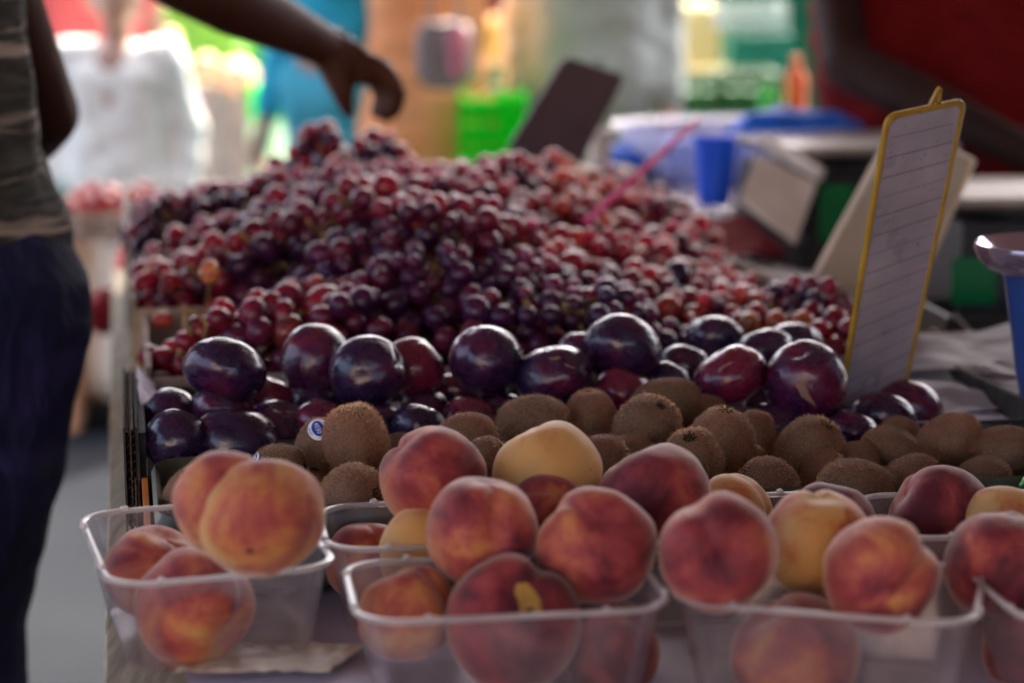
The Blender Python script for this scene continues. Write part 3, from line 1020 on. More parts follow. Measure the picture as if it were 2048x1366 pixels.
for (px, py, rx, ry, q_, k, red, ax, roll, lab) in PLUM:
    p = atq(px, py, q_)
    o = put_fruit('plum', plum_me[k], p, rad(rx, p) * 1.06, orient(ax, roll), (red, 0, 0, 1), lab, 'plum', 'purple plums heaped in the crates')
    o.scale.z *= 0.95 * max(0.80, min(1.0, ry / rx)) if ax[1] > .5 and ax[2] < .5 else 1.0
    if 'torn brown scar' in lab:
        peel(o, plum_fn[k], [(-.34, .30), (-.26, .26), (-.10, .40), (-.06, .24), (.04, .08), (.10, -.06), (.22, -.28), (.34, -.48), (.18, -.34), (.02, -.22), (-.14, -.10), (-.20, .06), (-.30, .20)], (-.12, -.22, .95), 'skin_scar', m_scar, 1.006)
    if 'pale brown scuffs' in lab:
        peel(o, plum_fn[k], [(-.22, .06), (-.10, .02), (.12, .06), (.20, .0), (.04, -.06), (-.16, -.05)], (0, .6, .75), 'skin_scar', m_scar, 1.006)
        peel(o, plum_fn[k], [(-.20, .08), (.0, -.02), (.18, -.06), (.22, -.12), (.02, -.10), (-.12, -.02)], (.35, .35, .8), 'skin_scar', m_scar, 1.006)
    if 'curled pale scratch' in lab:
        pl = [(-.60, -.30), (-.62, -.1), (-.5, .08), (-.3, .16), (-.1, .26), (.05, .22), (.16, .26)]
        peel(o, plum_fn[k], pl + [(x + .012, y - .03) for x, y in pl[::-1]], (0, .35, .9), 'skin_scratch', m_scar, 1.004, 2)

KIWI = [
    # px, py, short radius px, depth, mesh, axis, label, stem
    (712, 886, 68, 1.565, 0, (.15, -.9, .3), 'pale tan kiwi with a double bulge, beside the stickered one'),
    (640, 902, 55, 1.585, 1, (.25, .9, .1), 'kiwi with an oval blue and white sticker'),
    (795, 898, 34, 1.62, 2, (.8, .3, 0), 'kiwi end poking out right of the double bulged one'),
    (708, 990, 62, 1.475, 0, (.72, .10, .68), 'kiwi with its dried stem end towards the viewer, above the peach rim'),
    (560, 938, 52, 1.545, 2, (.9, .1, .2), 'kiwi peeping over the spotted peach, with a sticker corner'),
    (392, 985, 55, 1.50, 1, (-.65, -.45, .3), 'kiwi at the outer corner of the green tray behind the pinkish peach'),
    (622, 975, 40, 1.56, 2, (.2, .8, .3), 'small shaded kiwi between the stickered and stem end ones'),
    (935, 880, 56, 1.585, 0, (.9, .2, .1), 'low brown kiwi behind the scarlet peach'),
    (972, 922, 46, 1.53, 2, (.5, .5, .3), 'dark kiwi in the gap behind the golden peach'),
    (1066, 852, 62, 1.625, 1, (.88, .15, .2), 'broad brown kiwi in the back row beside the upright one'),
    (1181, 848, 57, 1.645, 1, (-.06, .95, .15), 'upright kiwi standing highest in the back row'),
    (1294, 860, 68, 1.585, 2, (.3, .6, .5), 'round golden brown kiwi in the middle of the tray'),
    (1335, 815, 60, 1.665, 1, (.9, .1, 0), 'long kiwi lying behind the round golden brown one'),
    (1256, 918, 52, 1.545, 0, (.9, .2, .1), 'kiwi low behind the broad crimson peach'),
    (1442, 888, 66, 1.555, 0, (.1, .90, .35), 'kiwi with a round button stem on top'),
    (1387, 922, 62, 1.505, 2, (-.18, .78, .60), 'kiwi with a ragged brown stem crown, in front of the button one'),
    (1506, 872, 44, 1.60, 1, (.3, .9, 0), 'narrow kiwi half hidden behind the button stem one'),
    (1414, 832, 42, 1.67, 2, (.2, .8, 0), 'kiwi in shadow under the scratched plum'),
    (1616, 905, 68, 1.57, 0, (.40, .72, .45), 'hairy kiwi with a dark stem hollow, under the scarred plum'),
    (1538, 975, 58, 1.48, 0, (-.7, .5, .4), 'kiwi low above the red tip peach'),
    (1716, 984, 68, 1.475, 1, (.93, -.25, .1), 'large wide kiwi lying right above the yellow orange peach'),
    (1712, 925, 44, 1.56, 2, (.8, .2, 0), 'dark kiwi sliver behind the large wide one'),
    (1782, 905, 52, 1.575, 1, (.90, -.35, .1), 'slanting kiwi below the smooth dark plum'),
    (1800, 872, 40, 1.645, 2, (.9, -.2, 0), 'kiwi in the back row touching the wine dark plum'),
    (1900, 886, 58, 1.605, 1, (.75, .40, .15), 'kiwi with a peeling stem end beside the crumpled grey paper'),
    (2012, 906, 56, 1.585, 1, (.95, .1, .1), 'kiwi cut off by the right edge, greyish purple'),
    (1968, 962, 50, 1.525, 0, (.8, .1, .1), 'small kiwi above the deep red peach'),
    (860, 950, 60, 1.50, 1, (1, 0, 0), 'kiwi hidden behind the scarlet peach'),
    (1080, 930, 62, 1.52, 0, (1, .1, 0), 'kiwi hidden behind the golden yellow peach'),
    (1190, 930, 60, 1.52, 1, (.6, .3, 0), 'kiwi hidden between the golden and crimson peaches'),
    (1830, 965, 58, 1.50, 2, (.8, .1, .2), 'dark kiwi behind the shoulder of the deep red peach'),
    (1480, 925, 50, 1.56, 2, (.5, .5, 0), 'kiwi in shade below the button stem one'),
    (500, 985, 58, 1.50, 0, (1, 0, 0), 'kiwi hidden behind the spotted orange peach'),
    (1650, 950, 50, 1.535, 2, (.4, .6, 0), 'dark kiwi between the hairy one and the large wide one'),
]
STK = None
for (px, py, sr, q_, k, ax, lab) in KIWI:
    p = atq(px, py, q_)
    r_ = rad(sr, p)
    o = put_fruit('kiwi', kiwi_me[k], p, r_, orient(ax, RN.uniform(0, 6)), (1, 1, 1, 1), lab, 'kiwi', 'brown kiwis in the green tray')
    c = bpy.data.objects.new('stem_scar', kstem_me)
    C.objects.link(c)
    c.parent = o
    c.location = (0, 0, KL[k] * 0.97)
    c.scale = (1, 1, 1) if 'stem' in lab else (.7, .7, .6)
    if 'oval blue' in lab or 'sticker corner' in lab:
        STK = (STK or []) + [(o, k, p, r_)]


def text_mesh(txt, size, m, name):
    cu = bpy.data.curves.new(name, 'FONT')
    cu.body = txt
    cu.size = size
    cu.align_x = 'CENTER'
    cu.align_y = 'CENTER'
    cu.resolution_u = 3
    o = bpy.data.objects.new(name, cu)
    C.objects.link(o)
    dg = bpy.context.evaluated_depsgraph_get()
    me = bpy.data.meshes.new_from_object(o.evaluated_get(dg))
    bpy.data.objects.remove(o)
    me.materials.clear()
    me.materials.append(m)
    return me


def sticker(o, k, r_, tx, ty, roll, sc=1.0):
    """oval sticker lying on the kiwi; tx,ty are picture offsets in short radii from the fruit's centre"""
    L = (1.22, 1.32, 1.14)[k]
    Mq = iq(o)
    view = -CF
    dw = (CR * tx + CU * ty)
    # ray-march: find the ellipsoid point in front at this picture offset
    Mi = Mq.inverted()
    best = None
    for i in range(400):
        s_ = 2.0 - i * 0.01
        q = Mi @ (dw + view * s_)
        if (q.x ** 2 + q.y ** 2 + (q.z / L) ** 2) <= 1.0:
            best = q
            break
    n_ = Vector((best.x, best.y, best.z / (L * L))).normalized()
    up = Mi @ (CU * math.cos(roll) + CR * math.sin(roll))
    up = (up - n_ * up.dot(n_)).normalized()
    rt = up.cross(n_)

    def wrap(x, y, h):
        q = best + rt * x + up * y
        # project onto ellipsoid along normal direction
        for _ in range(6):
            f_ = q.x ** 2 + q.y ** 2 + (q.z / L) ** 2 - 1
            gq = Vector((2 * q.x, 2 * q.y, 2 * q.z / L / L))
            q = q - gq * (f_ / gq.length_squared)
        return q + n_ * h

    def disc(a_, b_, h, name, m, par):
        vs, fs, n = [wrap(0, 0, h)], [], 32
        for s_ in (.33, .66, 1):
            for i in range(n):
                t_ = 2 * math.pi * i / n
                vs.append(wrap(a_ * s_ * math.cos(t_), b_ * s_ * math.sin(t_), h))
        for i in range(n):
            fs.append((0, 1 + i, 1 + (i + 1) % n))
            for s_ in (0, 1):
                A_, B_ = 1 + s_ * n + i, 1 + s_ * n + (i + 1) % n
                fs.append((A_, A_ + n, B_ + n, B_))
        ob = bpy.data.objects.new(name, mesh_from(name, vs, fs, [m]))
        C.objects.link(ob)
        ob.parent = par
        return ob
    st = disc(.46 * sc, .36 * sc, .055, 'sticker', m_sticker, o)
    disc(.32 * sc, .20 * sc, .064, 'blue_oval', m_stblue, st)
    for txt, size, y0, m in (('4030', .22, 0, m_sticker), ('KIWI', .13, .28, m_stblue), ('FRUIT', .13, -.28, m_stblue)):
        me = text_mesh(txt, size * sc, m, 'lettering')
        for v_ in me.vertices:
            v_.co = wrap(v_.co.x, v_.co.y + y0 * sc, .072)
        ob = bpy.data.objects.new('lettering', me)
        C.objects.link(ob)
        ob.parent = st


for i, (o, k, p, r_) in enumerate(STK):
    if i == 0:
        sticker(o, k, r_, 0.00, 0.84, R(62), 1.12)
    else:
        sticker(o, k, r_, -0.85, 0.45, R(62), .6)

# ------------------------------------------------------------------ grapes
NPR = np.random.RandomState(3)
GR = [
    # depth, [(px, top y, colour key)]
    (1.985, [(372, 690, 'r'), (440, 640, 'r'), (510, 592, 'r'), (600, 578, 'r'), (690, 566, 'p'), (770, 620, 'd'), (850, 600, 'p'), (930, 580, 'p'), (1000, 560, 'p'), (1085, 548, 'd'), (1175, 552, 'b'), (1265, 615, 'b'), (1340, 640, 'r'), (1430, 630, 'r'), (1520, 612, 'o'), (1600, 612, 'r'), (1665, 600, 'r')]),
    (2.06, [(620, 545, 'r'), (690, 560, 'r'), (760, 540, 'p'), (850, 480, 'p'), (940, 500, 'p'), (1030, 500, 'd'), (1130, 530, 'b'), (1210, 560, 'b'), (1290, 585, 'o'), (1380, 590, 'o'), (1470, 590, 'r'), (1560, 585, 'd'), (1650, 568, 'd')]),
    (2.16, [(700, 470, 'p'), (780, 450, 'p'), (830, 378, 'w'), (910, 380, 'w'), (990, 430, 'r'), (1080, 480, 'r'), (1170, 505, 'r'), (1260, 540, 'r'), (1350, 545, 'd'), (1430, 560, 'r'), (1500, 570, 'd')]),
    (2.27, [(350, 500, 'r'), (420, 470, 'w'), (500, 462, 'p'), (580, 440, 'd'), (660, 410, 'd'), (735, 365, 'w'), (1010, 420, 'w'), (1100, 450, 'o'), (1190, 470, 'r'), (1290, 490, 'r'), (1370, 510, 'r'), (1450, 535, 'r')]),
    (2.41, [(340, 450, 'r'), (420, 415, 'p'), (500, 400, 'p'), (590, 370, 'p'), (680, 345, 'p'), (780, 350, 'w'), (870, 340, 'w'), (960, 350, 'w'), (1050, 370, 'r'), (1150, 400, 'o'), (1240, 420, 'r'), (1330, 450, 'r'), (1420, 490, 'r')]),
    (2.57, [(320, 390, 'd'), (400, 365, 'd'), (480, 350, 'd'), (570, 335, 'p'), (650, 305, 'w'), (740, 300, 'w'), (830, 308, 'w'), (920, 320, 'w'), (1010, 320, 'w'), (1100, 320, 'o'), (1200, 350, 'o'), (1290, 380, 'w'), (1370, 420, 'r')]),
    (2.74, [(300, 372, 'd'), (390, 352, 'd'), (480, 340, 'w'), (580, 300, 'd'), (612, 245, 'd'), (735, 262, 'd'), (700, 290, 'd'), (820, 308, 'w'), (920, 316, 'w'), (1020, 298, 'o'), (1120, 304, 'o'), (1220, 325, 'w'), (1320, 362, 'w')]),
]
GCOL = {
    'r': [(.19, .006, .014), (.25, .012, .016), (.10, .006, .022), (.28, .035, .02)],
    'p': [(.045, .006, .036), (.080, .007, .034), (.030, .006, .045), (.13, .009, .024)],
    'd': [(.03, .005, .022), (.05, .005, .02), (.02, .006, .03), (.08, .007, .02)],
    'b': [(.016, .008, .040), (.028, .007, .032), (.012, .008, .045), (.14, .009, .014)],
    'w': [(.065, .006, .020), (.095, .007, .022), (.035, .005, .026), (.15, .012, .018)],
    'o': [(.36, .045, .02), (.20, .014, .018), (.26, .08, .02), (.10, .008, .018)],
}
GNAME = {'r': 'bright red', 'p': 'dusty purple', 'd': 'dark maroon', 'b': 'blue black', 'w': 'wine red', 'o': 'orange red'}
WHERE = ['in the row against the plums', 'in the second row behind the plums', 'in the third row, at the peak',
         'in the fourth row, behind the peak', 'in the blurred fifth row', 'in the blurred sixth row', 'in the farthest row']
ORDI = ['first', 'second', 'third', 'fourth', 'fifth', 'sixth', 'seventh', 'eighth', 'ninth', 'tenth', 'eleventh', 'twelfth', 'thirteenth', 'fourteenth', 'fifteenth', 'sixteenth', 'seventeenth']
grape_me = []
for k in range(5):
    L = (1.06, 1.16, 1.26, 1.12, 1.2)[k]

    def gf(d, th, ph, L=L, k=k):
        r_ = 1 + 0.04 * noise.noise(d * 1.2 + Vector((k * 9.0, 0, 0)))
        if th < 0.2:
            r_ -= 0.05 * (1 - th / 0.2)
        return Vector((d.x * r_, d.y * r_, d.z * r_ * L))
    grape_me.append(mesh_from('grape', *sphere_grid(14, 20, gf), [m_grape]))
ELL = []
for ri, (q_, row) in enumerate(GR):
    for ci, (px, ty, ck) in enumerate(row):
        px_s = px + 42 - 84 * (px - 300) / 1350 if ri > 0 else px
        top = atq(px_s, ty, q_)
        big = ri == 0 and ci < 4
        hh = 0.050 if ri else 0.042
        rx_ = NPR.uniform(.052, .066)
        ry_ = NPR.uniform(.055, .075)
        if ri == 6 and px in (612, 735):
            rx_, ry_, hh = .034, .034, .042
        c = Vector((top.x, top.y, top.z - hh - (.010 if ri < 5 or px in (612, 735) else .017) + (NPR.uniform(-.006, .014) if 0 < ri < 6 else 0)))
        ELL.append((c, rx_, ry_, hh, NPR.uniform(0, 3.1), ck, ri, ci, big, len(row)))
allp = np.zeros((0, 3))
allr = np.zeros((0,))
cent = np.array([e[0][:] for e in ELL])
NG = 0
for ei, (c, rx_, ry_, hh, ang, ck, ri, ci, big, nrow) in enumerate(ELL):
    gr0 = NPR.uniform(.0106, .0152) * (1.14 if big or (ri == 0 and ci > 12) else 1)
    if ck == 'b':
        gr0 = .0104
    if ck == 'd' and ri < 2:
        gr0 = .0100
    ca, sa = math.cos(ang), math.sin(ang)
    got = []
    for layer, tries in ((1.0, 420), (0.66, 260)):
        dirs = NPR.normal(size=(tries, 3))
        dirs /= np.linalg.norm(dirs, axis=1)[:, None]
        for d in dirs:
            if d[2] < (-0.45 if layer == 1 else -.1):
                continue
            jj = layer + NPR.uniform(-.08, .08)
            x, y, z = d[0] * rx_ * jj, d[1] * ry_ * jj, d[2] * hh * jj
            p = np.array((c.x + x * ca - y * sa, c.y + x * sa + y * ca, c.z + z))
            if ri > 0 and layer < 1 and False:
                continue
            gr = gr0 * NPR.uniform(.72, 1.14)
            if len(allp):
                dd = allp - p
                if np.any(np.einsum('ij,ij->i', dd, dd) < (0.90 * (allr + gr)) ** 2):
                    continue
            # deep inside another bunch: leave out
            inside = False
            for ej in range(max(0, ei - 26), min(len(ELL), ei + 26)):
                if ej == ei:
                    continue
                e2 = ELL[ej]
                v_ = p - cent[ej]
                if (v_[0] / e2[1]) ** 2 + (v_[1] / e2[2]) ** 2 + (v_[2] / e2[3]) ** 2 < 0.52:
                    inside = True
                    break
            if inside or p[2] < 0.83 or p[0] * EL.x + p[1] * EL.y < (.018 if p[2] < .90 else -.012):
                continue
            if ei % 5 in (0, 1, 3) and layer == 1.0 and d[2] > 0 and abs(d[1] if rx_ > ry_ else d[0]) < .20:
                continue            # the stalk shows here
            allp = np.vstack((allp, p))
            allr = np.append(allr, gr)
            got.append((Vector(p), gr))
            if len(got) > 95:
                break
    if len(got) < 4:
        continue
    lab = f'{GNAME[ck]} grape bunch {WHERE[ri]}, {ORDI[ci]} from the left'
    if ri == 6 and px in (612, 735):
        pass
    t = thing('grape_bunch', c - Vector((0, 0, hh)), lab, 'grapes', 'bunches of red and purple grapes in one heap')
    org = ORG[t.name]
    st = MB()
    # rachis: bent woody stem through the bunch, sticking out at one end
    ax = Vector((ca, sa, 0)) if rx_ > ry_ else Vector((-sa, ca, 0))
    Lr = max(rx_, ry_)
    r0, r1 = c - ax * Lr * .8 + Vector((0, 0, -.004)), c + ax * Lr * .95 + Vector((0, 0, hh * .55))
    mid = c + Vector((0, 0, hh * .25))
    pts = [r0, mid, r1, r1 + ax * .012 + Vector((0, 0, .012))]
    st.tube(pts, [.0015, .0024, .0030, .0034], 6)
    if ei % 5 in (0, 1, 3):
        mid = mid + Vector((0, 0, hh * .45))
        st.tube([r0 + Vector((0, 0, hh * .5)), mid, r1], [.0016, .0022, .0028], 6)
    for p, gr in got:
        tt = max(-.75, min(.9, (p - c).dot(ax) / Lr))
        base = mid.lerp(r1, tt) if tt > 0 else mid.lerp(r0, -tt)
        outd = (p - base).normalized()
        e = p - outd * gr * .8
        m_ = base.lerp(e, .55) + Vector((NPR.uniform(-.002, .002), NPR.uniform(-.002, .002), .002))
        st.tube([base, m_, e], [.0013, .0009, .0011], 4, cap=False)
        o = bpy.data.objects.new('grape', grape_me[NPR.randint(5)])
        C.objects.link(o)
        o.parent = t
        o.location = p - org
        o.rotation_mode = 'QUATERNION'
        j = Vector(NPR.uniform(-.35, .35, 3))
        o.rotation_quaternion = ((-outd) + j).normalized().to_track_quat('Z', 'Y')
        o.scale = (gr, gr, gr)
        cc_ = GCOL[ck][NPR.choice(4, p=(.4, .3, .2, .1))]
        f_ = NPR.uniform(.75, 1.3)
        o.color = (min(1, cc_[0] * f_), cc_[1] * f_, cc_[2] * f_, 1)
        NG += 1
    st.build('stem', m_stem, t)
print('GRAPES', NG, 'bunches', len(ELL))


def lone_grape(px, py, rpx, q_, col, label, ax=(0, 1, 0)):
    p = atq(px, py, q_)
    o = bpy.data.objects.new('grape', grape_me[2])
    C.objects.link(o)
    o.location = p
    r_ = rad(rpx, p)
    o.scale = (r_, r_, r_)
    o.rotation_mode = 'QUATERNION'
    o.rotation_quaternion = orient(ax)
    o.color = (*col, 1)
    tag(o, label, 'grape')
    return o


lone_grape(419, 544, 20, 2.10, (.45, .15, .035), 'single pale orange grape standing up on its stalk')
lone_grape(326, 640, 17, 2.14, (.40, .04, .02), 'loose orange red grape lying in the tray corner', (1, 0, 0))
lg = lone_grape(1862, 688, 25, 2.06, (.035, .01, .045), 'loose dark grape lying on the white box lid')
sg = MB()
p = atq(419, 560, 2.10)
sg.tube([p, p + Vector((-.002, 0, -.02)), p + Vector((-.004, 0, -.05))], [.001, .001, .0015], 6)
tag(sg.build('grape_stalk', m_stem), 'thin brown stalk holding up the single pale orange grape', 'stalk')
sg = MB()
a_, b_, c_ = atq(368, 612, 1.97), atq(372, 640, 1.965), atq(385, 690, 1.96)
sg.tube([a_, b_, c_], [.0042, .0034, .003], 8)
sg.tube([a_ + Vector((.002, 0, -.002)), atq(395, 628, 1.965), atq(415, 650, 1.96), atq(430, 645, 1.955)], [.003, .002, .0016, .0012], 8)
sg.tube([atq(412, 648, 1.96), atq(408, 680, 1.96), atq(402, 720, 1.955)], [.0014, .0012, .001], 6)
tag(sg.build('grape_stalk', m_stem), 'thick forked brown stalk sticking up from the left front grapes', 'stalk')


# ------------------------------------------------------------------ price boards
def bil(cs, u, v_):
    a_, b_, c_, d_ = cs          # top-left, top-right, bottom-right, bottom-left
    return (a_ * (1 - u) + b_ * u) * (1 - v_) + (d_ * (1 - u) + c_ * u) * v_


def board(label, cs, mface, mframe, th, fw, corner, lines=False, name='price_board', back=None):
    base = (cs[2] + cs[3]) / 2
    t = thing(name, base, label, 'price board')
    W, H = (cs[1] - cs[0]).length, (cs[3] - cs[0]).length
    nrm = (cs[1] - cs[0]).cross(cs[3] - cs[0]).normalized()
    if nrm.dot(CP - base) < 0:
        nrm = -nrm

    def pt(x, y, h=0):
        return bil(cs, x / W, y / H) + nrm * h

    def rr(ins, r_, h):
        return [pt(x, y, h) for x, y in rrect(W / 2, H / 2, W - 2 * ins, H - 2 * ins, r_, 6)]
    r_ = corner
    fb = MB()
    e_ = fw * .6
    for h_ in (-th * .3, th * .3):
        fb.sheet(lambda u, v: pt(e_ + (W - 2 * e_) * u, e_ + (H - 2 * e_) * v, h_), 6, 24) if r_ < .007 else fb.loft([[pt(W / 2 + (x - W / 2) * f_, H / 2 + (y - H / 2) * f_, h_) for x, y in rrect(W / 2, H / 2, W - 2 * e_, H - 2 * e_, r_, 6)] for f_ in (1, .9, .8, .7, .6, .5, .4, .3, .2, .1, .001)])
    fb.build('face', mface, t, False)
    fr = [rr(0, r_, -th * .5), rr(-.0004, r_, 0), rr(0, r_, th * .5), rr(fw * .25, r_, th * .72), rr(fw * .75, r_ * .9, th * .72), rr(fw, r_ * .85, th * .4), rr(fw, r_ * .85, -th * .4), rr(fw * .5, r_ * .9, -th * .6), rr(0, r_, -th * .5)]
    MB().loft(fr).build('frame', mframe, t)
    return t, pt, W, H, nrm


cs = [at(1772, 229, 1.665), at(1932, 196, 1.715), at(1808, 792, 1.845), at(1667, 868, 1.80)]
t, pt, W, H, nrm = board('tall blank white price board with ruled lines and a yellow frame', cs, m_board, m_yellow, .0035, .0052, .011)
# hook on top
hk = MB()
hp = [(-.0095, .002), (-.0075, -.004), (-.005, -.010), (-.0028, -.0150), (0, -.0172), (.0028, -.0150), (.0030, -.009), (.0035, -.003), (.006, .002)]
hin = [(-.003, -.002), (-.0028, -.005), (-.0022, -.008), (-.0012, -.0105), (0, -.0115), (.0012, -.0105), (.0012, -.008), (.0014, -.005), (.0018, -.002)]
cxh = W * .62
hk.loft([[pt(cxh + x, y, .0018) for x, y in hin], [pt(cxh + x, y, .0018) for x, y in hp], [pt(cxh + x, y, -.0012) for x, y in hp], [pt(cxh + x, y, -.0012) for x, y in hin], [pt(cxh + x, y, .0018) for x, y in hin]], closed=False)
hk.build('hook', m_yellow, t)
ln = MB()
y = H * .069
i = 0
while y < H - .006:
    x0, x1 = .0065, W - .0065
    seq = i % 3
    if i == 0:
        x0, x1 = .011, W - .009
    if seq == 0:
        n = 17
        for k in range(n):
            a_, b_ = x0 + (x1 - x0) * k / n, x0 + (x1 - x0) * (k + .62) / n
            ln.add([pt(a_, y, .0014), pt(b_, y, .0014), pt(b_, y + .0007, .0014), pt(a_, y + .0007, .0014)], [(0, 1, 2, 3)])
    else:
        ln.m = 1 if seq == 2 else 0
        ln.add([pt(x0, y, .0014), pt(x1, y, .0014), pt(x1, y + .0007, .0014), pt(x0, y + .0007, .0014)], [(0, 1, 2, 3)])
        ln.m = 0
    y += H * .0583
    i += 1
ln.build('ruling', [m_line2, m_line], t, False)
sc_ = MB()
rs = random.Random(9)
for k in range(34):
    x, y = rs.uniform(.01, W - .01), rs.uniform(.012, H * .9)
    a_ = rs.uniform(-.5, .5)
    L_ = rs.uniform(.0008, .0035)
    sc_.add([pt(x, y, .00145), pt(x + .0005, y, .00145), pt(x + .0005 + L_ * a_, y + L_, .00145), pt(x + L_ * a_, y + L_, .00145)], [(0, 1, 2, 3)])
x, y = W * .72, H * .43
sc_.add([pt(x, y, .0015), pt(x + .0012, y + .002, .0015), pt(x + .0006, y + .0058, .0015), pt(x - .0008, y + .0035, .0015)], [(0, 1, 2, 3)])
sc_.build('scuff_marks', mat('scuff', (.06, .045, .05), .7), t, False)

cs = [at(1128, 112, 3.02), at(1250, 152, 3.06), at(1150, 345, 3.0), at(1012, 300, 2.96)]
t, pt, W, H, nrm = board('dark purplish price board leaning among the farthest grapes', cs, m_backboard, m_backboard, .005, .006, .012)
MB().tube([pt(W * .5, -.002), pt(W * .5, -.010), pt(W * .58, -.010), pt(W * .58, -.002)], .002, 8).build('hook', mat('green_tab', (.03, .12, .06), .5), t)

cs = [at(1795, 240, 2.20), at(1948, 318, 2.30), at(1800, 650, 2.26), at(1600, 600, 2.16)]
t, pt, W, H, nrm = board('large cream board leaning behind the yellow framed one', cs, m_cream, m_cream, .008, .003, .006)
MB().loft([[pt(W + .001, 0, .004), pt(W + .001, H, .004)], [pt(W + .010, 0.004, -.006), pt(W + .010, H, -.006)], [pt(W + .001, 0, -.012), pt(W + .001, H, -.012)]], closed=False).build('edge_strip', m_grey, t, False)

# magenta rod
a_, b_ = at(1170, 446, 2.24), at(1396, 240, 2.62)
tag(MB().tube([a_, a_.lerp(b_, .04), a_.lerp(b_, .96), b_], [.0035, .0048, .0036, .0015], 12).build('plastic_rod', m_magenta), 'thin magenta plastic rod poking diagonally out of the grapes', 'rod')

# ------------------------------------------------------------------ blue jug with dish, right edge
jx, jy = at(2122, 520, 1.78).x, 1.78
jg = thing('dish_and_jug', (jx, jy, 0.85), 'blue plastic jug with a wide shiny lilac rim at the right edge', 'jug')
jp = [(.0, 0), (.028, 0), (.031, .004), (.036, .035), (.042, .085), (.049, .135), (.052, .150), (.050, .150), (.047, .13), (.04, .085), (.034, .035), (.029, .008), (0, .006)]
zj = at(2040, 800, 1.78).z
jt = at(2010, 545, 1.78).z
sc_z = (jt - zj) / .150
MB().lathe([(a_, b_ * sc_z) for a_, b_ in jp], (jx, jy, zj), 48).build('body', m_jug, jg)
rp = [(.050, -.002), (.066, .004), (.0735, .012), (.0775, .021), (.0765, .0265), (.074, .0275), (.070, .024), (.064, .018), (.052, .006), (.030, .001), (0, 0)]
MB().lathe([(a_, b_) for a_, b_ in rp], (jx, jy, jt), 64).build('rim', m_dish, jg)

tag(MB().tube([atq(2040, 972, 1.44), atq(2056, 952, 1.46)], [.001, .003], 8).build('green_clip', mat('green_clip_plastic', (.03, .5, .02), .5)), 'tiny bright green plastic clip at the right edge beside the kiwis', 'clip')
_c = atz(515, 1312, .8065)
tag(MB().sheet(lambda u, v: (_c.x + .10 * (u - .5) + .02 * v, _c.y + .055 * (v - .5), .8055 + .004 * abs(noise.noise(Vector((u * 7, v * 5, 3))))), 40, 24, .0006).build('cream_reflection', m_cream), 'cream sheet standing in for light reflections under the corner punnet', 'paper')  # cream light reflections below the punnet, modelled as a thin sheet
# crumpled grey paper by the plums
def cr(l0, l1, d0, d1, z0, amp, seed, sl=0):
    def f_(u, v):
        l, d = l0 + (l1 - l0) * u, d0 + (d1 - d0) * v
        z = z0 + sl * v + amp * noise.noise(Vector((l * 11 + seed, d * 16, seed))) + amp * .4 * noise.noise(Vector((l * 33, d * 40 + seed, 2)))
        return T(l, d, z)
    return f_


tag(MB().sheet(cr(.655, 1.0, 1.70, 1.83, .852, .013, 3, .012), 60, 36, .0008).build('crumpled_paper', m_greypaper), 'front fold of crumpled grey paper behind the peeling stem kiwi', 'paper')
tag(MB().sheet(cr(.64, 1.02, 1.80, 1.97, .868, .012, 11, .012), 60, 36, .0008).build('crumpled_paper', m_greypaper), 'rear fold of crumpled grey paper under the blue jug', 'paper')
for (l, d) in ((.83, 1.80),):
    tray('cardboard_crate', 'grey cardboard crate beneath the crumpled grey paper', .81, 1.05, 1.60, 1.97, .803, .845, m_card)

# white box lid with the loose grape
wb = thing('white_box', at(1890, 740, 2.05), 'flat white box lid carrying one loose dark grape', 'box')
c = at(1880, 735, 2.06)
zt = at(1862, 713, 2.06).z
MB().box((c.x - .01, 2.07, zt - .004), (.16, .17, .008), R(-18), .001).build('lid', m_whitepaper, wb, False)
MB().box((c.x - .01, 2.07, (zt + .795) / 2 - .004), (.152, .162, zt - .80 - .006), R(-18), .001).build('box_body', m_whitepaper, wb, False)

# black crate with metal bracket
bc = thing('plastic_crate', at(2000, 740, 2.3), 'black plastic crate with a metal hinge rod beneath the right scale', 'crate')
bx = at(2010, 700, 2.3).x
zz0, zz1 = .803, at(1990, 640, 2.25).z
MB().box((bx + .05, 2.28, (zz0 + zz1) / 2), (.26, .006, zz1 - zz0), R(6), .002).box((bx + .05, 2.42, (zz0 + zz1) / 2), (.26, .006, zz1 - zz0), R(6), .002).box((bx - .078, 2.34, (zz0 + zz1) / 2), (.006, .14, zz1 - zz0), R(6), .002).box((bx + .178, 2.365, (zz0 + zz1) / 2), (.006, .14, zz1 - zz0), R(6), .002).box((bx + .05, 2.35, zz0 + .004), (.25, .13, .006), R(6)).build('crate_shell', m_black, bc, False)
MB().tube([at(1908, 626, 2.24), at(1972, 700, 2.2), at(1998, 735, 2.19)], [.002, .0024, .0022], 8).build('hinge_rod', m_pole, bc)
MB().tube([at(1978, 706, 2.19), at(1990, 712, 2.18)], .006, 10).build('knob', m_grey, bc)
sb = MB()
for k in range(3):
    sb.box(at(2020, 708 + k * 18, 2.15), (.05, .02, .004), 0, .001)
sb.build('slat_panel', m_wood, bc, False)


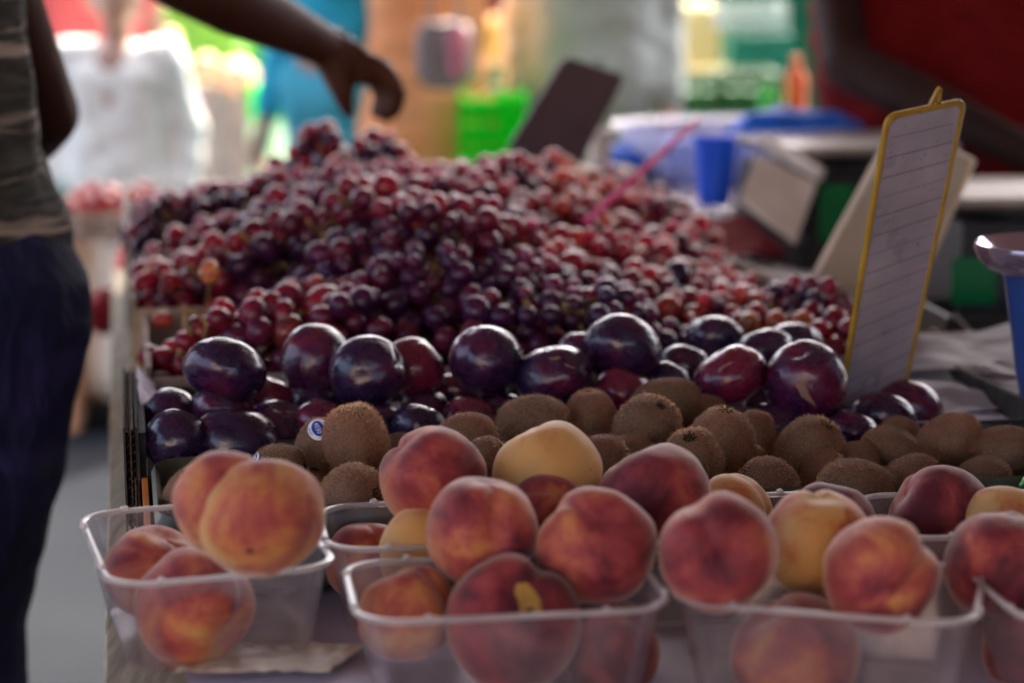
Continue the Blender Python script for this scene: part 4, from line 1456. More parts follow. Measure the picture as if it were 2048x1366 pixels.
# ------------------------------------------------------------------ scales
def scale(label, cx, cy, z0, w_, h, rot, tray_m, face):
    t = thing('market_scale', (cx, cy, z0), label, 'weighing scale')
    M = Matrix.Rotation(rot, 3, 'Z')

    def q(x, y, z):
        return M @ Vector((x, y, z)) + Vector((cx, cy, z0))
    # body: wedge-like housing
    MB().loft([[q(-w_ / 2, -.13, 0), q(w_ / 2, -.13, 0), q(w_ / 2, .13, 0), q(-w_ / 2, .13, 0)], [q(-w_ / 2, -.13, h * .35), q(w_ / 2, -.13, h * .35), q(w_ / 2, .13, h * .35), q(-w_ / 2, .13, h * .35)], [q(-w_ / 2 + .01, -.105, h * .82), q(w_ / 2 - .01, -.105, h * .82), q(w_ / 2 - .01, .12, h * .82), q(-w_ / 2 + .01, .12, h * .82)]], cap0=True, cap1=True).build('housing', m_black, t, False)
    MB().box(q(0, 0, h * .87), (w_ * .5, .12, h * .10), rot).build('tray_support', m_black, t, False)
    tr = MB()
    tr.loft([[q(x, y, h * .92) for x, y in rrect(0, 0, w_, .25, .02)], [q(x, y, h * .96) for x, y in rrect(0, 0, w_ + .02, .27, .024)], [q(x, y, h * 1.0) for x, y in rrect(0, 0, w_ + .02, .27, .024)], [q(x, y, h * .985) for x, y in rrect(0, 0, w_ + .006, .256, .02)], [q(x, y, h * .96) for x, y in rrect(0, 0, w_ - .01, .24, .02)]], cap0=True, cap1=True)
    tr.build('tray', tray_m, t)
    return t, q


# right hand scale
c = at(2110, 600, 2.5)
t, q = scale('black scale with a green display behind the blue jug', c.x, 2.52, .803, .32, .185, R(4), m_grey, None)
MB().box(at(1948, 562, 2.375), (.055, .003, .058), R(4), .001).build('display', m_lcd, t, False)
# left hand scale with its white keypad
c = at(1690, 400, 3.1)
t, q = scale('black scale with a white and pink keypad beside the blue cup', c.x, 3.14, .803, .26, .195, R(16), m_grey, None)
MB().box(at(1672, 425, 2.99), (.055, .003, .085), R(16), .001).build('display', m_lcd, t, False)
kc_ = [at(1510, 318, 2.96), at(1630, 378, 2.92), at(1590, 488, 2.84), at(1478, 405, 2.88)]
kp = MB().sheet(lambda u, v: bil(kc_, u, v), 4, 4, .012).build('keypad', m_white, t, False)
kn = (kc_[1] - kc_[0]).cross(kc_[3] - kc_[0]).normalized()
if kn.dot(CP - kc_[0]) < 0:
    kn = -kn
MB().sheet(lambda u, v: bil(kc_, .52 + u * .4, .12 + v * .5) + kn * .002, 2, 2).build('key_label', m_pinklab, kp, False)
MB().tube([bil(kc_, .8, .95), bil(kc_, .8, .95) + Vector((.04, .12, -.03))], .012, 8).build('arm', m_black, t)
bc_ = [at(1530, 282, 3.0), at(1640, 350, 2.92)]
tag(MB().tube([bc_[0], bc_[1]], .0105, 10).build('paper_roll', m_white), 'cream white roll lying on the scale keypad edge', 'paper roll')

# white sheet and red cloth on the table
def flat(l, d, w_, h_, z, rz, amp=.002):
    M = Matrix.Rotation(TA + rz, 3, 'Z')
    return lambda u, v: T(l, d, z) + M @ Vector(((u - .5) * w_, (v - .5) * h_, amp * noise.noise(Vector((u * 6, v * 6, l * 9)))))


def ld(p):
    return p.dot(EL), p.dot(ED)


l_, d_ = ld(atz(1500, 530, .812))
tag(MB().sheet(flat(l_ + .03, d_, .42, .52, .812, 0, .006), 20, 20, .004).build('paper_sheet', m_whitepaper), 'white paper sheet lying bare between the grapes and the scales', 'paper')
pcc = at(1440, 425, 3.12)
tag(MB().sheet(lambda u, v: Vector((pcc.x - .15 + .30 * u, 3.02 + .16 * v, .835 + .035 * v + .012 * noise.noise(Vector((u * 5, v * 5, 1))))), 24, 14, .004).build('folded_cloth', m_redcloth), 'dark red cloth folded beneath the blue cup', 'cloth')
# blue cup
cc_ = at(1428, 410, 3.06)
r_ = rad(36, cc_)
hc = at(1428, 275, 3.06).z - cc_.z
cu = thing('plastic_cup', cc_, 'deep blue plastic cup in front of the clear basin', 'cup')
MB().lathe([(0, 0), (r_ * .85, 0), (r_ * .98, hc * .3), (r_ * 1.18, hc * .97), (r_ * 1.24, hc), (r_ * 1.14, hc * .97), (r_ * .9, hc * .25), (r_ * .8, .004), (0, .004)], cc_, 32).build('cup_body', m_blue, cu)
# clear basin with blue bags inside
bc0 = at(1466, 250, 3.42)
rb = rad(238, bc0)
bz = .85
bs = thing('clear_basin', (bc0.x, 3.42, bz), 'wide clear plastic basin full of blue bags beside the vendor', 'basin')
hb = bc0.z - bz
MB().lathe([(0, 0), (rb * .72, 0), (rb * .78, hb * .1), (rb * .96, hb * .96), (rb * 1.03, hb), (rb * 1.03, hb * 1.03), (rb * .94, hb * .98), (rb * .75, hb * .1), (0, hb * .05)], (bc0.x, 3.42, bz), 48).build('basin_bowl', m_tub, bs)
rs = random.Random(4)
for k, (px, py, sx) in enumerate(((1310, 325, .105), (1630, 275, .09), (1510, 310, .12), (1560, 268, .09), (1410, 325, .11))):
    c = at(px, py, 3.40)
    b_ = MB()
    vs, fs = sphere_grid(14, 20, lambda d, th, ph: c + Vector((d.x * sx, d.y * sx * .6, d.z * .045)) * (1 + .25 * noise.noise(d * 2 + Vector((k * 5, 0, 0)))))
    b_.add(vs, fs)
    tag(b_.build('blue_bag', m_blue2), ['crumpled blue bag in the left end of the basin', 'crumpled blue bag in the right end of the basin', 'crumpled blue bag in the basin behind the keypad', 'small crumpled blue bag on top in the basin', 'crumpled blue bag in the basin right behind the cup'][k], 'bag', 'blue bags in the clear basin')
# stand below the basin
tag(MB().box((bc0.x, 3.42, .826), (.42, .34, .044), TA, .004).build('wooden_box', m_wood2, smooth=False), 'flat dark wooden box under the clear basin', 'box')
# white cup behind the heap
cw = at(1200, 335, 3.25)
MBc = MB().lathe([(0, 0), (.016, 0), (.022, .055), (.024, .062), (.020, .06), (.014, .004), (0, .004)], cw, 24)
wc = thing('white_cup', cw, 'white cup glinting behind the grapes by the dark board', 'cup')
MBc.build('cup_body', m_white, wc)
tag(MB().box((cw.x + .0, 3.27, (cw.z + .803) / 2 - .001), (.12, .12, cw.z - .805), TA, .003).build('small_carton', m_card, smooth=False), 'small brown carton under the white cup behind the grapes', 'carton')


# ------------------------------------------------------------------ people
def capsule_soup(caps):
    b_ = MB()
    for (p0, p1, r0, r1) in caps:
        p0, p1 = Vector(p0), Vector(p1)
        b_.ball(p0, r0, 7)
        b_.ball(p1, r1, 7)
        if (p1 - p0).length > 1e-4:
            b_.tube([p0, p1], [r0, r1], 14)
    return b_


def remesh(b_, voxel, smooth_it, disp=0.0, freq=10.0, seed=0.0, stretch=(1, 1, 1)):
    me = bpy.data.meshes.new('soup')
    me.from_pydata(b_.v, [], b_.f)
    o = bpy.data.objects.new('soup', me)
    C.objects.link(o)
    r_ = o.modifiers.new('r', 'REMESH')
    r_.mode = 'VOXEL'
    r_.voxel_size = voxel
    s_ = o.modifiers.new('s', 'SMOOTH')
    s_.factor = 0.6
    s_.iterations = smooth_it
    dg = bpy.context.evaluated_depsgraph_get()
    ev = o.evaluated_get(dg)
    m2 = bpy.data.meshes.new_from_object(ev)
    bpy.data.objects.remove(o)
    if disp:
        ns = [v.normal.copy() for v in m2.vertices]
        for v, n_ in zip(m2.vertices, ns):
            q = Vector((v.co.x * stretch[0], v.co.y * stretch[1], v.co.z * stretch[2])) * freq + Vector((seed, 0, 0))
            v.co += n_ * disp * (noise.noise(q) + .5 * noise.noise(q * 2.1))
    return m2


def mesh_child(name, me, m, parent):
    off = ORG[parent.name]
    me.transform(Matrix.Translation(-off))
    me.materials.clear()
    me.materials.append(m)
    me.polygons.foreach_set('use_smooth', [True] * len(me.polygons))
    o = bpy.data.objects.new(name, me)
    C.objects.link(o)
    o.parent = parent
    ORG[o.name] = off
    return o


def hand_caps(wr, fwd, palm, side, s_=1.0, curl=0.35):
    """wr wrist; fwd along the hand; palm = palm normal (side the fingers curl to); side = thumb side"""
    fwd, palm, side = fwd.normalized(), palm.normalized(), side.normalized()
    out = []
    for k in range(4):
        off = side * (0.030 - 0.020 * k) * s_
        kn = wr + fwd * (.088 - .004 * abs(k - 1)) * s_ + off
        out.append((wr + off * .6 + fwd * .01, kn, .015 * s_, .0115 * s_))
        L_ = (.072, .080, .075, .058)[k] * s_
        p, d = kn, fwd
        for j, fr_ in enumerate((.45, .30, .25)):
            d = (d + palm * (curl * (1 + .3 * j))).normalized()
            q = p + d * L_ * fr_
            out.append((p, q, (.0098 - .001 * j) * s_, (.0088 - .001 * j) * s_))
            p = q
    t0 = wr + side * .022 * s_ + fwd * .02 * s_
    t1 = t0 + (side * .75 + fwd * .8 + palm * .3).normalized() * .042 * s_
    t2 = t1 + (side * .25 + fwd + palm * .45).normalized() * .032 * s_
    t3 = t2 + (fwd + palm * .6 - side * .1).normalized() * .026 * s_
    out += [(t0, t1, .016 * s_, .012 * s_), (t1, t2, .0115 * s_, .0102 * s_), (t2, t3, .010 * s_, .008 * s_)]
    return out


def person(label, x, y, face, H, mskin, mshirt, mtrous, mhair, arms=None, robe=False, voxel=.016, sleeve=.55, wide=1.0, hands=None, disp=.010, shirt_hem=.93, extra_shirt=(), extra_trous=(), group=None):
    k = H / 1.75
    t = thing('person', (x, y, 0), label, 'person', group)
    M = Matrix.Rotation(face, 3, 'Z')          # local +Y is where the person faces

    def q(a, b_, c_):
        return M @ Vector((a * k * wide, b_ * k, c_ * k)) + Vector((x, y, 0))
    sh = {-1: q(-.175, 0, 1.42), 1: q(.175, 0, 1.42)}
    el = {s_: q(.235 * s_, -.03, 1.12) for s_ in (-1, 1)}
    wr = {s_: q(.25 * s_, .06, .88) for s_ in (-1, 1)}
    if arms:
        for s_, (e, w_) in arms.items():
            el[s_], wr[s_] = Vector(e), Vector(w_)
    body = [(q(0, 0, 1.0), q(0, 0, 1.2), .11 * k, .12 * k), (q(0, 0, 1.2), q(0, 0, 1.38), .12 * k, .11 * k), (q(0, -.01, 1.4), q(0, .01, 1.54), .056 * k, .052 * k)]
    # head: skull, jaw, nose, ears
    body += [(q(0, -.015, 1.645), q(0, .012, 1.635), .088 * k, .085 * k), (q(0, .035, 1.58), q(0, .045, 1.565), .055 * k, .045 * k), (q(0, .098, 1.635), q(0, .112, 1.61), .009 * k, .013 * k), (q(.088, 0, 1.635), q(.088, -.008, 1.60), .013 * k, .010 * k), (q(-.088, 0, 1.635), q(-.088, -.008, 1.60), .013 * k, .010 * k), (q(-.02, .088, 1.575), q(.02, .088, 1.575), .009 * k, .009 * k)]
    for s_ in (-1, 1):
        body += [(q(0, 0, 1.40), sh[s_], .07 * k, .055 * k), (sh[s_], el[s_], .050 * k, .041 * k), (el[s_], el[s_].lerp(wr[s_], .35), .042 * k, .043 * k), (el[s_].lerp(wr[s_], .35), wr[s_], .043 * k, .027 * k)]
        body += [(q(.09 * s_, 0, .92), q(.10 * s_, .01, .50), .075 * k, .050 * k), (q(.10 * s_, .01, .5), q(.10 * s_, -.01, .09), .05 * k, .036 * k), (q(.10 * s_, -.02, .05), q(.11 * s_, .15, .035), .036 * k, .028 * k)]
        if hands and s_ in hands:
            body += hands[s_]
        else:
            fw = (wr[s_] - el[s_])
            side_ = M @ Vector((0, 1, 0))
            body += hand_caps(wr[s_], fw, (M @ Vector((-s_, 0, 0))), side_ if abs(fw.normalized().dot(side_)) < .8 else Vector((0, 0, 1)), k)
    mesh_child('body', remesh(capsule_soup(body), voxel if voxel < .01 else .010, 3), mskin, t)
    # shirt
    st_ = [(q(-.07, 0, shirt_hem + .08), q(.07, 0, shirt_hem + .08), .135 * k, .135 * k), (q(-.06, 0, 1.15), q(.06, 0, 1.15), .13 * k, .13 * k), (q(-.08, 0, 1.33), q(.08, 0, 1.33), .12 * k, .12 * k), (q(-.1, 0, 1.40), q(.1, 0, 1.40), .075 * k, .075 * k)]
    st_ += [(q(-.06, 0, shirt_hem + .08), q(-.08, 0, 1.33), .13 * k, .12 * k), (q(.06, 0, shirt_hem + .08), q(.08, 0, 1.33), .13 * k, .12 * k)]
    for s_ in (-1, 1):
        st_ += [(q(0, 0, 1.40), sh[s_], .075 * k, .075 * k), (sh[s_], sh[s_].lerp(el[s_], sleeve), .07 * k, .064 * k)]
        if sleeve >= .95:
            st_.append((el[s_], el[s_].lerp(wr[s_], .8), .06 * k, .045 * k))
    st_ += list(extra_shirt)
    if robe:
        st_ += [(q(-.09, 0, .95), q(-.12, 0, .25), .14 * k, .17 * k), (q(.09, 0, .95), q(.12, 0, .25), .14 * k, .17 * k), (q(0, 0, .95), q(0, .02, .25), .15 * k, .19 * k)]
    mesh_child('robe' if robe else 'shirt', remesh(capsule_soup(st_), voxel, 4, disp, 9, x * 5, (1, 1, 1.9)), mshirt, t)
    tr = [(q(-.06, 0, .97), q(.06, 0, .97), .125 * k, .125 * k)]
    for s_ in (-1, 1):
        tr += [(q(.075 * s_, -.02, .92), q(.095 * s_, .01, .50), .105 * k, .080 * k), (q(.095 * s_, .01, .5), q(.10 * s_, -.01, .10), .080 * k, .062 * k)]
    tr += list(extra_trous)
    if not robe:
        mesh_child('trousers', remesh(capsule_soup(tr), voxel, 4, disp, 8, y * 3, (1, 1, 1.6)), mtrous, t)
    for s_ in (-1, 1):
        mesh_child('shoe', remesh(capsule_soup([(q(.10 * s_, -.04, .045), q(.115 * s_, .17, .035), .048 * k, .038 * k)]), .012, 2), m_black, t)
    hr = [(q(0, -.03, 1.665), q(0, .0, 1.68), .094 * k, .088 * k), (q(0, -.05, 1.62), q(0, -.06, 1.58), .075 * k, .055 * k)]
    mesh_child('hair', remesh(capsule_soup(hr), .012, 2, .006, 30), mhair, t)
    return t


m_skin = cloth('dark_brown_skin', (.050, .016, .009), (.075, .025, .014), 6, .62, .12)
m_skin_v = cloth('deep_brown_skin', (.022, .009, .007), (.034, .013, .010), 6, .7, .12)
m_skin_l = cloth('tan_skin', (.38, .20, .13), (.46, .26, .17), 6, .5, .1)
m_hair_b = mat('black_hair', (.012, .009, .008), .6)
m_hair_w = mat('grey_hair', (.30, .28, .26), .7)
m_jeans = mat('navy_jeans', rough=.85)
v = coords(m_jeans)
lk(m_jeans, ramp(m_jeans, noi(m_jeans, v, 7, 4, .6, 1), [(.35, (.005, .006, .022)), (.52, (.009, .010, .042)), (.70, (.024, .020, .085))]), P(m_jeans)['Base Color'])
bump(m_jeans, math_(m_jeans, 'ADD', noi(m_jeans, coords(m_jeans, (1, 1, .5)), 14, 3, .5, 1.5), math_(m_jeans, 'MULTIPLY', noi(m_jeans, v, 700, 2), .03)), .7, .03)
m_camo = mat('streaked_shirt', rough=.9)
v = coords(m_camo, (.6, .6, 4.5))
lk(m_camo, ramp(m_camo, noi(m_camo, v, 6, 5, .6, .5), [(.30, (.022, .021, .018)), (.44, (.060, .054, .045)), (.52, (.028, .026, .022)), (.60, (.34, .27, .22))]), P(m_camo)['Base Color'])
bump(m_camo, noi(m_camo, v, 7, 3, .5, 1), .6, .03)

# man at the left, reaching over the grapes
px_, py_ = -0.655, 2.12
elb, wri = at(352, -52, 2.42), at(655, 95, 2.66)
th_base = at(692, 128, 2.66)
hand = []
palm_c = at(716, 128, 2.68)
hand += [(wri, at(700, 115, 2.67), .026, .026), (at(690, 112, 2.67), at(752, 148, 2.67), .025, .021), (at(676, 128, 2.67), at(716, 140, 2.67), .024, .020)]
for (kx, ky, mx, my, tx_, ty_, dd, r0) in ((756, 128, 788, 166, 796, 214, -.022, .0130), (757, 134, 785, 176, 788, 225, -.004, .0134), (752, 142, 772, 184, 771, 234, .012, .0130), (744, 150, 760, 186, 750, 226, .027, .0118)):
    a_, b_, c_ = at(kx, ky, 2.67 + dd), at(mx, my, 2.67 + dd), at(tx_, ty_, 2.67 + dd * .8)
    mdl = b_.lerp(c_, .5) + Vector((.003, 0, 0))
    hand += [(palm_c, a_, .018, .0125), (a_, b_, .0125, r0), (b_, mdl, r0, r0 * .92), (mdl, c_, r0 * .92, r0 * .75)]
tb0, tb1, tb2, tb3 = at(676, 132, 2.65), at(684, 172, 2.645), at(690, 205, 2.645), at(697, 226, 2.65)
hand += [(at(655, 112, 2.66), at(668, 160, 2.66), .0215, .0150), (at(668, 160, 2.66), at(688, 196, 2.655), .0160, .0120), (tb0, tb1, .0225, .0185), (tb1, tb2, .0175, .0130), (tb2, tb3, .0125, .0090), (at(660, 118, 2.66), tb1, .0215, .0160), (at(700, 130, 2.67), at(762, 142, 2.67), .0225, .0190)]
el2, wr2 = at(88, 225, 2.34), at(0, 320, 2.44)
hand2 = hand_caps(wr2, wr2 - el2, Vector((0, -1, 0)), Vector((0, 0, 1)))
man = person('dark skinned man in a streaked shirt and navy jeans reaching over the grapes', px_, py_, R(-62), 1.78, m_skin, m_camo, m_jeans, m_hair_b,
             arms={1: (el2, wr2), -1: (elb, wri)}, hands={-1: hand, 1: hand2}, voxel=.007, sleeve=.42, disp=.006,
             extra_shirt=[(Vector((-.62, 2.12, 1.02)), Vector((-.592, 2.1, .97)), .125, .128)],
             extra_trous=[(Vector((-.585, 2.08, .90)), Vector((-.60, 2.05, .75)), .142, .125), (Vector((-.60, 2.05, .75)), Vector((-.64, 2.0, .45)), .125, .095)])
# belt hole of light on the wrist: a thin bracelet
wrist_o = MB()
wa = at(688, 112, 2.66)
ax_ = (wri - elb).normalized()
u_ = ax_.orthogonal().normalized()
v2_ = ax_.cross(u_)
pts = [wri + ax_ * .012 + (u_ * math.cos(2 * math.pi * i / 24) + v2_ * math.sin(2 * math.pi * i / 24)) * .0295 for i in range(25)]
wrist_o.tube(pts, .0022, 8, cap=False)
tag(wrist_o.build('bracelet', m_cyan), 'thin metal bracelet round the reaching wrist', 'bracelet')

# vendor in red at the right
m_red = cloth('dark_red_shirt', (.11, .0025, .0035), (.17, .004, .0045), 5, .9, .7)
eV, wV = at(1692, 128, 3.42), at(2085, 322, 3.12)
person('vendor in a dark red shirt with one arm bent across the scales', .80, 3.72, R(172), 1.76, m_skin_v, m_red, cloth('black_trousers', (.01, .01, .012), (.02, .02, .022)), m_hair_b,
       arms={1: (eV, wV), -1: (Vector((1.25, 3.6, 1.15)), Vector((1.05, 3.35, 1.0)))}, voxel=.010, sleeve=.35, wide=1.35, disp=.012,
       extra_shirt=[(Vector((.70, 3.66, 1.22)), Vector((.72, 3.66, 1.05)), .16, .17), (Vector((.86, 3.66, 1.25)), Vector((.95, 3.6, 1.0)), .20, .22)])

# ------------------------------------------------------------------ the market beyond, blurred
def bx_(px, Y):
    return (px - 1024) / F * Y * 1.0


m_whitecloth = cloth('white_cloth', (.82, .78, .68), (.87, .84, .74), 5)
m_pink = cloth('coral_red_cloth', (.62, .09, .09), (.70, .13, .12), 5)
m_turq = cloth('turquoise_cloth', (.02, .36, .52), (.04, .42, .58), 5)
m_turq2 = cloth('light_turquoise_cloth', (.06, .40, .52), (.09, .46, .58), 5)
m_orange = cloth('orange_cloth', (.90, .33, .12), (.92, .40, .18), 5)
m_pale = cloth('pale_grey_cloth', (.40, .44, .38), (.48, .52, .46), 5)
m_greyc = cloth('grey_cloth', (.25, .22, .21), (.32, .28, .27), 5)
person('short shopper in a long white robe beyond the left end of the stall', bx_(245, 5.6), 5.6, R(170), 1.27, m_skin_l, m_whitecloth, m_whitecloth, m_hair_w, robe=True, wide=1.15, sleeve=1.0)
person('shopper in a coral red top behind the white robed one', bx_(185, 6.5), 6.5, R(200), 1.66, m_skin_l, m_pink, m_whitecloth, m_hair_b, wide=1.0)
person('shopper in turquoise seen behind the reaching hand', bx_(672, 5.4), 5.4, R(150), 1.70, m_skin_l, m_turq, m_turq2, m_hair_b, sleeve=1.0, shirt_hem=1.08, wide=.8)
person('shopper in a long orange dress behind the grapes', bx_(858, 5.2), 5.2, R(185), 1.68, m_skin_l, m_orange, m_orange, m_hair_b, robe=True, wide=.52, sleeve=.4)
person('shopper in pale grey clothes behind the dark price board', bx_(1185, 5.3), 5.3, R(180), 1.74, m_skin_l, m_pale, m_pale, m_hair_w, sleeve=1.0, wide=.80)
person('distant shopper in white standing past the greens stall', bx_(430, 8.2), 8.2, R(160), 1.72, m_skin_l, m_whitecloth, m_greyc, m_hair_b, sleeve=1.0, wide=.9)

# grey shopping bag with pink scarf, held beside the orange dress
bg = thing('shopping_bag', at(890, 170, 4.95), 'grey shopping bag with a pink scarf beside the orange dress', 'bag')
b0 = at(890, 168, 4.95)


def bagf(d, th, ph):
    e_ = Vector([math.copysign(abs(c_) ** .55, c_) for c_ in d])
    return b0 + Vector((e_.x * .072, e_.y * .045, .07 + e_.z * .080)) + d * .014 * noise.noise(d * 3)


vs, fs = sphere_grid(16, 20, bagf)
b_ = MB()
b_.add(vs, fs)
b_.build('bag_body', m_greyc, bg)
MB().tube([b0 + Vector((-.04, 0, .15)), b0 + Vector((-.03, 0, .24)), b0 + Vector((.03, 0, .24)), b0 + Vector((.04, 0, .15))], .006, 8).build('strap', m_greyc, bg)
MB().tube([b0 + Vector((.03, -.055, .14)), b0 + Vector((.035, -.065, .08)), b0 + Vector((.03, -.06, .02))], [.02, .026, .016], 10).build('scarf', mat('pink_cloth', (.60, .20, .24), .8), bg)


def stall(label, px0, px1, Y, ztop, mcl, depth=.8):
    x0, x1 = bx_(px0, Y), bx_(px1, Y)
    t = thing('stall_counter', ((x0 + x1) / 2, Y + depth / 2, 0), label, 'stall')
    MB().box(((x0 + x1) / 2, Y + depth / 2, ztop - .02), (x1 - x0, depth, .04), 0, .005).build('counter_top', m_wood, t, False)

    def skirt(u, v):
        return (x0 + (x1 - x0) * u, Y - .01 + .015 * math.sin(u * (x1 - x0) * 40), (ztop - .04) * (1 - v) + .03)
    MB().sheet(skirt, 60, 4).build('cloth_skirt', mcl, t)
    for xx in (x0 + .05, x1 - .05):
        for yy in (Y + .06, Y + depth - .06):
            MB().box((xx, yy, (ztop - .04) / 2), (.05, .05, ztop - .04)).build('leg', m_wood2, t, False)
    return t


def crate(label, cx, cy, z, w_, d_, h, m, group='crates on the far stalls', rz=0):
    t = thing('plastic_crate', (cx, cy, z), label, 'crate', group)
    M = Matrix.Rotation(rz, 3, 'Z')
    for s_ in (-1, 1):
        sp_ = MB()
        for k in range(3):
            sp_.box(M @ Vector((0, s_ * d_ / 2, h * (.17 + .33 * k))) + Vector((cx, cy, z)), (w_, .012, h * .24), rz, .002)
        for xx in (-.49, -.17, .17, .49):
            sp_.box(M @ Vector((xx * w_, s_ * d_ / 2, h * .5)) + Vector((cx, cy, z)), (.02, .016, h), rz, .002)
        sp_.build('long_side', m, t, False)
        MB().box(M @ Vector((s_ * w_ / 2, 0, h * .5)) + Vector((cx, cy, z)), (.012, d_ - .02, h), rz, .002).build('short_side', m, t, False)
    MB().box((cx, cy, z + .008), (w_ - .02, d_ - .02, .012), rz).build('base_panel', m, t, False)
    return t


m_cgreen = mat('green_crate_plastic', (.004, .80, .010), .7)
m_cdark = mat('dark_green_crate_plastic', (.004, .085, .012), .5)
m_cteal = mat('teal_crate_plastic', (.005, .20, .12), .5)
m_cblue = mat('blue_crate_plastic', (.01, .25, .60), .5)
m_cred = mat('red_crate_plastic', (.70, .05, .05), .5)
m_melon = dirty(mat('melon_skin', rough=.6), (.62, .50, .20), (.74, .62, .32), 8)
m_cabb = dirty(mat('cabbage_leaf', rough=.6), (.12, .42, .05), (.24, .55, .10), 10)
m_mango = dirty(mat('mango_skin', rough=.5), (.72, .36, .05), (.78, .45, .10), 10)
m_apple = dirty(mat('apple_skin', rough=.4), (.34, .015, .02), (.42, .05, .04), 12)

stall('far counter with a pale cloth skirt under the green heads and yellow fruit', 262, 560, 6.9, .88, m_greyc)
stall('far counter with a dark skirt below the cream melons', 1270, 1600, 6.6, .66, cloth('dark_green_cloth', (.01, .05, .02), (.02, .07, .03)))
stall('far counter with a grey skirt below the mangoes', 905, 1090, 6.4, .90, m_greyc)
stall('long white skirted counter farthest away on the left', -500, 700, 9.5, .85, m_whitecloth)
stall('long cream skirted counter farthest away on the right', 800, 2500, 9.5, .85, m_cream)


def pile(name, cat, labelf, mesh_fn, m, spots, group):
    me = None
    for i, (p, r_) in enumerate(spots):
        if me is None:
            me = mesh_from(name, *sphere_grid(14, 20, mesh_fn), [m])
        o = bpy.data.objects.new(name, me)
        C.objects.link(o)
        o.location = p
        o.scale = (r_, r_, r_)
        o.rotation_euler = (RN.uniform(-.4, .4), RN.uniform(-.4, .4), RN.uniform(0, 6))
        tag(o, labelf(i), cat, group)


def melon_fn(d, th, ph):
    return d * (1 + .02 * abs(math.sin(ph * 5)) * math.sin(th)) * 1.0


def cab_fn(d, th, ph):
    return d * (1 + .10 * noise.noise(d * 2.5) + .04 * abs(math.sin(ph * 4 + th * 3)))


def mango_fn(d, th, ph):
    return Vector((d.x * .8, d.y * .7, d.z * 1.15)) * (1 + .06 * noise.noise(d * 1.5))


ROWN = ['bottom', 'middle', 'top']
mel = []
ml = []
for j, (yy, n) in enumerate(((112, 4), (72, 3), (36, 2))):
    for i in range(n):
        px = 1318 + 42 * i + 20 * j
        mel.append((at(px, yy, 6.85), .031 * 2.0))
        ml.append(f'cream yellow melon in the {ROWN[j]} row of its pile, {ORDI[i]} from left')
pile('melon', 'melon', lambda i: ml[i], melon_fn, m_melon, mel, 'cream melons on the far counter')
cab = []
cl = []
for j, (yy, n) in enumerate(((138, 6), (98, 6), (60, 5), (24, 4))):
    for i in range(n):
        cab.append((at(282 + 36 * i + 14 * j, yy, 7.15), .042))
        cl.append(f'green cabbage head, {ORDI[i]} from left in the {["bottom", "second", "third", "top"][j]} row of the far pile')
pile('cabbage', 'cabbage', lambda i: cl[i], cab_fn, m_cabb, cab, 'cabbages on the far counter')
pile('melon', 'melon', lambda i: ['pale peach coloured melon at the right end of the cabbages', 'yellow green melon in front of the cabbages', 'small yellow melon left of the pale peach one'][i], melon_fn, dirty(mat('pale_melon_skin', rough=.6), (.72, .46, .28), (.78, .54, .34), 8), [(at(475, 158, 6.95), .072), (at(338, 82, 6.95), .042), (at(412, 132, 6.95), .042)], None)
man_ = []
mn = []
for j, (yy, n) in enumerate(((112, 4), (82, 3), (54, 3))):
    for i in range(n):
        man_.append((at(955 + 32 * i + 14 * j, yy, 6.6), .034))
        mn.append(f'yellow mango, {ORDI[i]} from left in the {ROWN[j]} row on the far counter')
pile('mango', 'mango', lambda i: mn[i], mango_fn, m_mango, man_, 'mangoes on the far counter')
c = at(1000, 22, 6.5)
crate('dark red crate standing above the mangoes', c.x, 6.9, c.z - .02, .22, .3, .14, mat('maroon_plastic', (.16, .02, .02), .6))


def cr_at(px, pyb, pyt, pw, Y, m, label):
    a_, b_ = at(px, pyb, Y), at(px, pyt, Y)
    crate(label, a_.x, Y + .15, a_.z, pw / F * Y, .3, b_.z - a_.z, m)


cr_at(985, 345, 195, 125, 4.9, m_cgreen, 'vivid green crate catching the sun behind the grapes')
cr_at(985, 192, 135, 115, 5.6, m_cdark, 'dark green crate above the vivid green one')
cr_at(1375, 245, 200, 140, 6.0, m_cdark, 'dark green crate at the bottom left under the cream melons')
cr_at(1500, 245, 200, 110, 6.0, m_cdark, 'dark green crate at the bottom right under the cream melons')
cr_at(1375, 196, 150, 140, 6.0, m_cdark, 'dark green crate directly below the cream melons')
cr_at(1500, 196, 145, 110, 6.0, m_cdark, 'dark green crate below the teal one')
cr_at(1520, 135, 65, 110, 6.4, m_cteal, 'teal crate beside the cream melons')
cr_at(1510, 60, 5, 120, 6.5, m_pale, 'pale grey green crate stacked on the teal one')
cr_at(532, 238, 172, 52, 6.2, m_cgreen, 'vivid green crate beside the turquoise shopper')
cr_at(530, 365, 245, 48, 6.2, mat('mint_plastic', (.42, .70, .42), .5), 'mint white crate below the small vivid green one')
cr_at(338, 238, 200, 46, 6.3, m_cblue, 'small blue crate beside the white robe')
cr_at(328, 370, 300, 50, 6.0, m_cred, 'small red crate beside the white robe')
cr_at(328, 296, 255, 50, 6.3, mat('tan_plastic', (.62, .38, .20), .5), 'small tan crate above the red one')
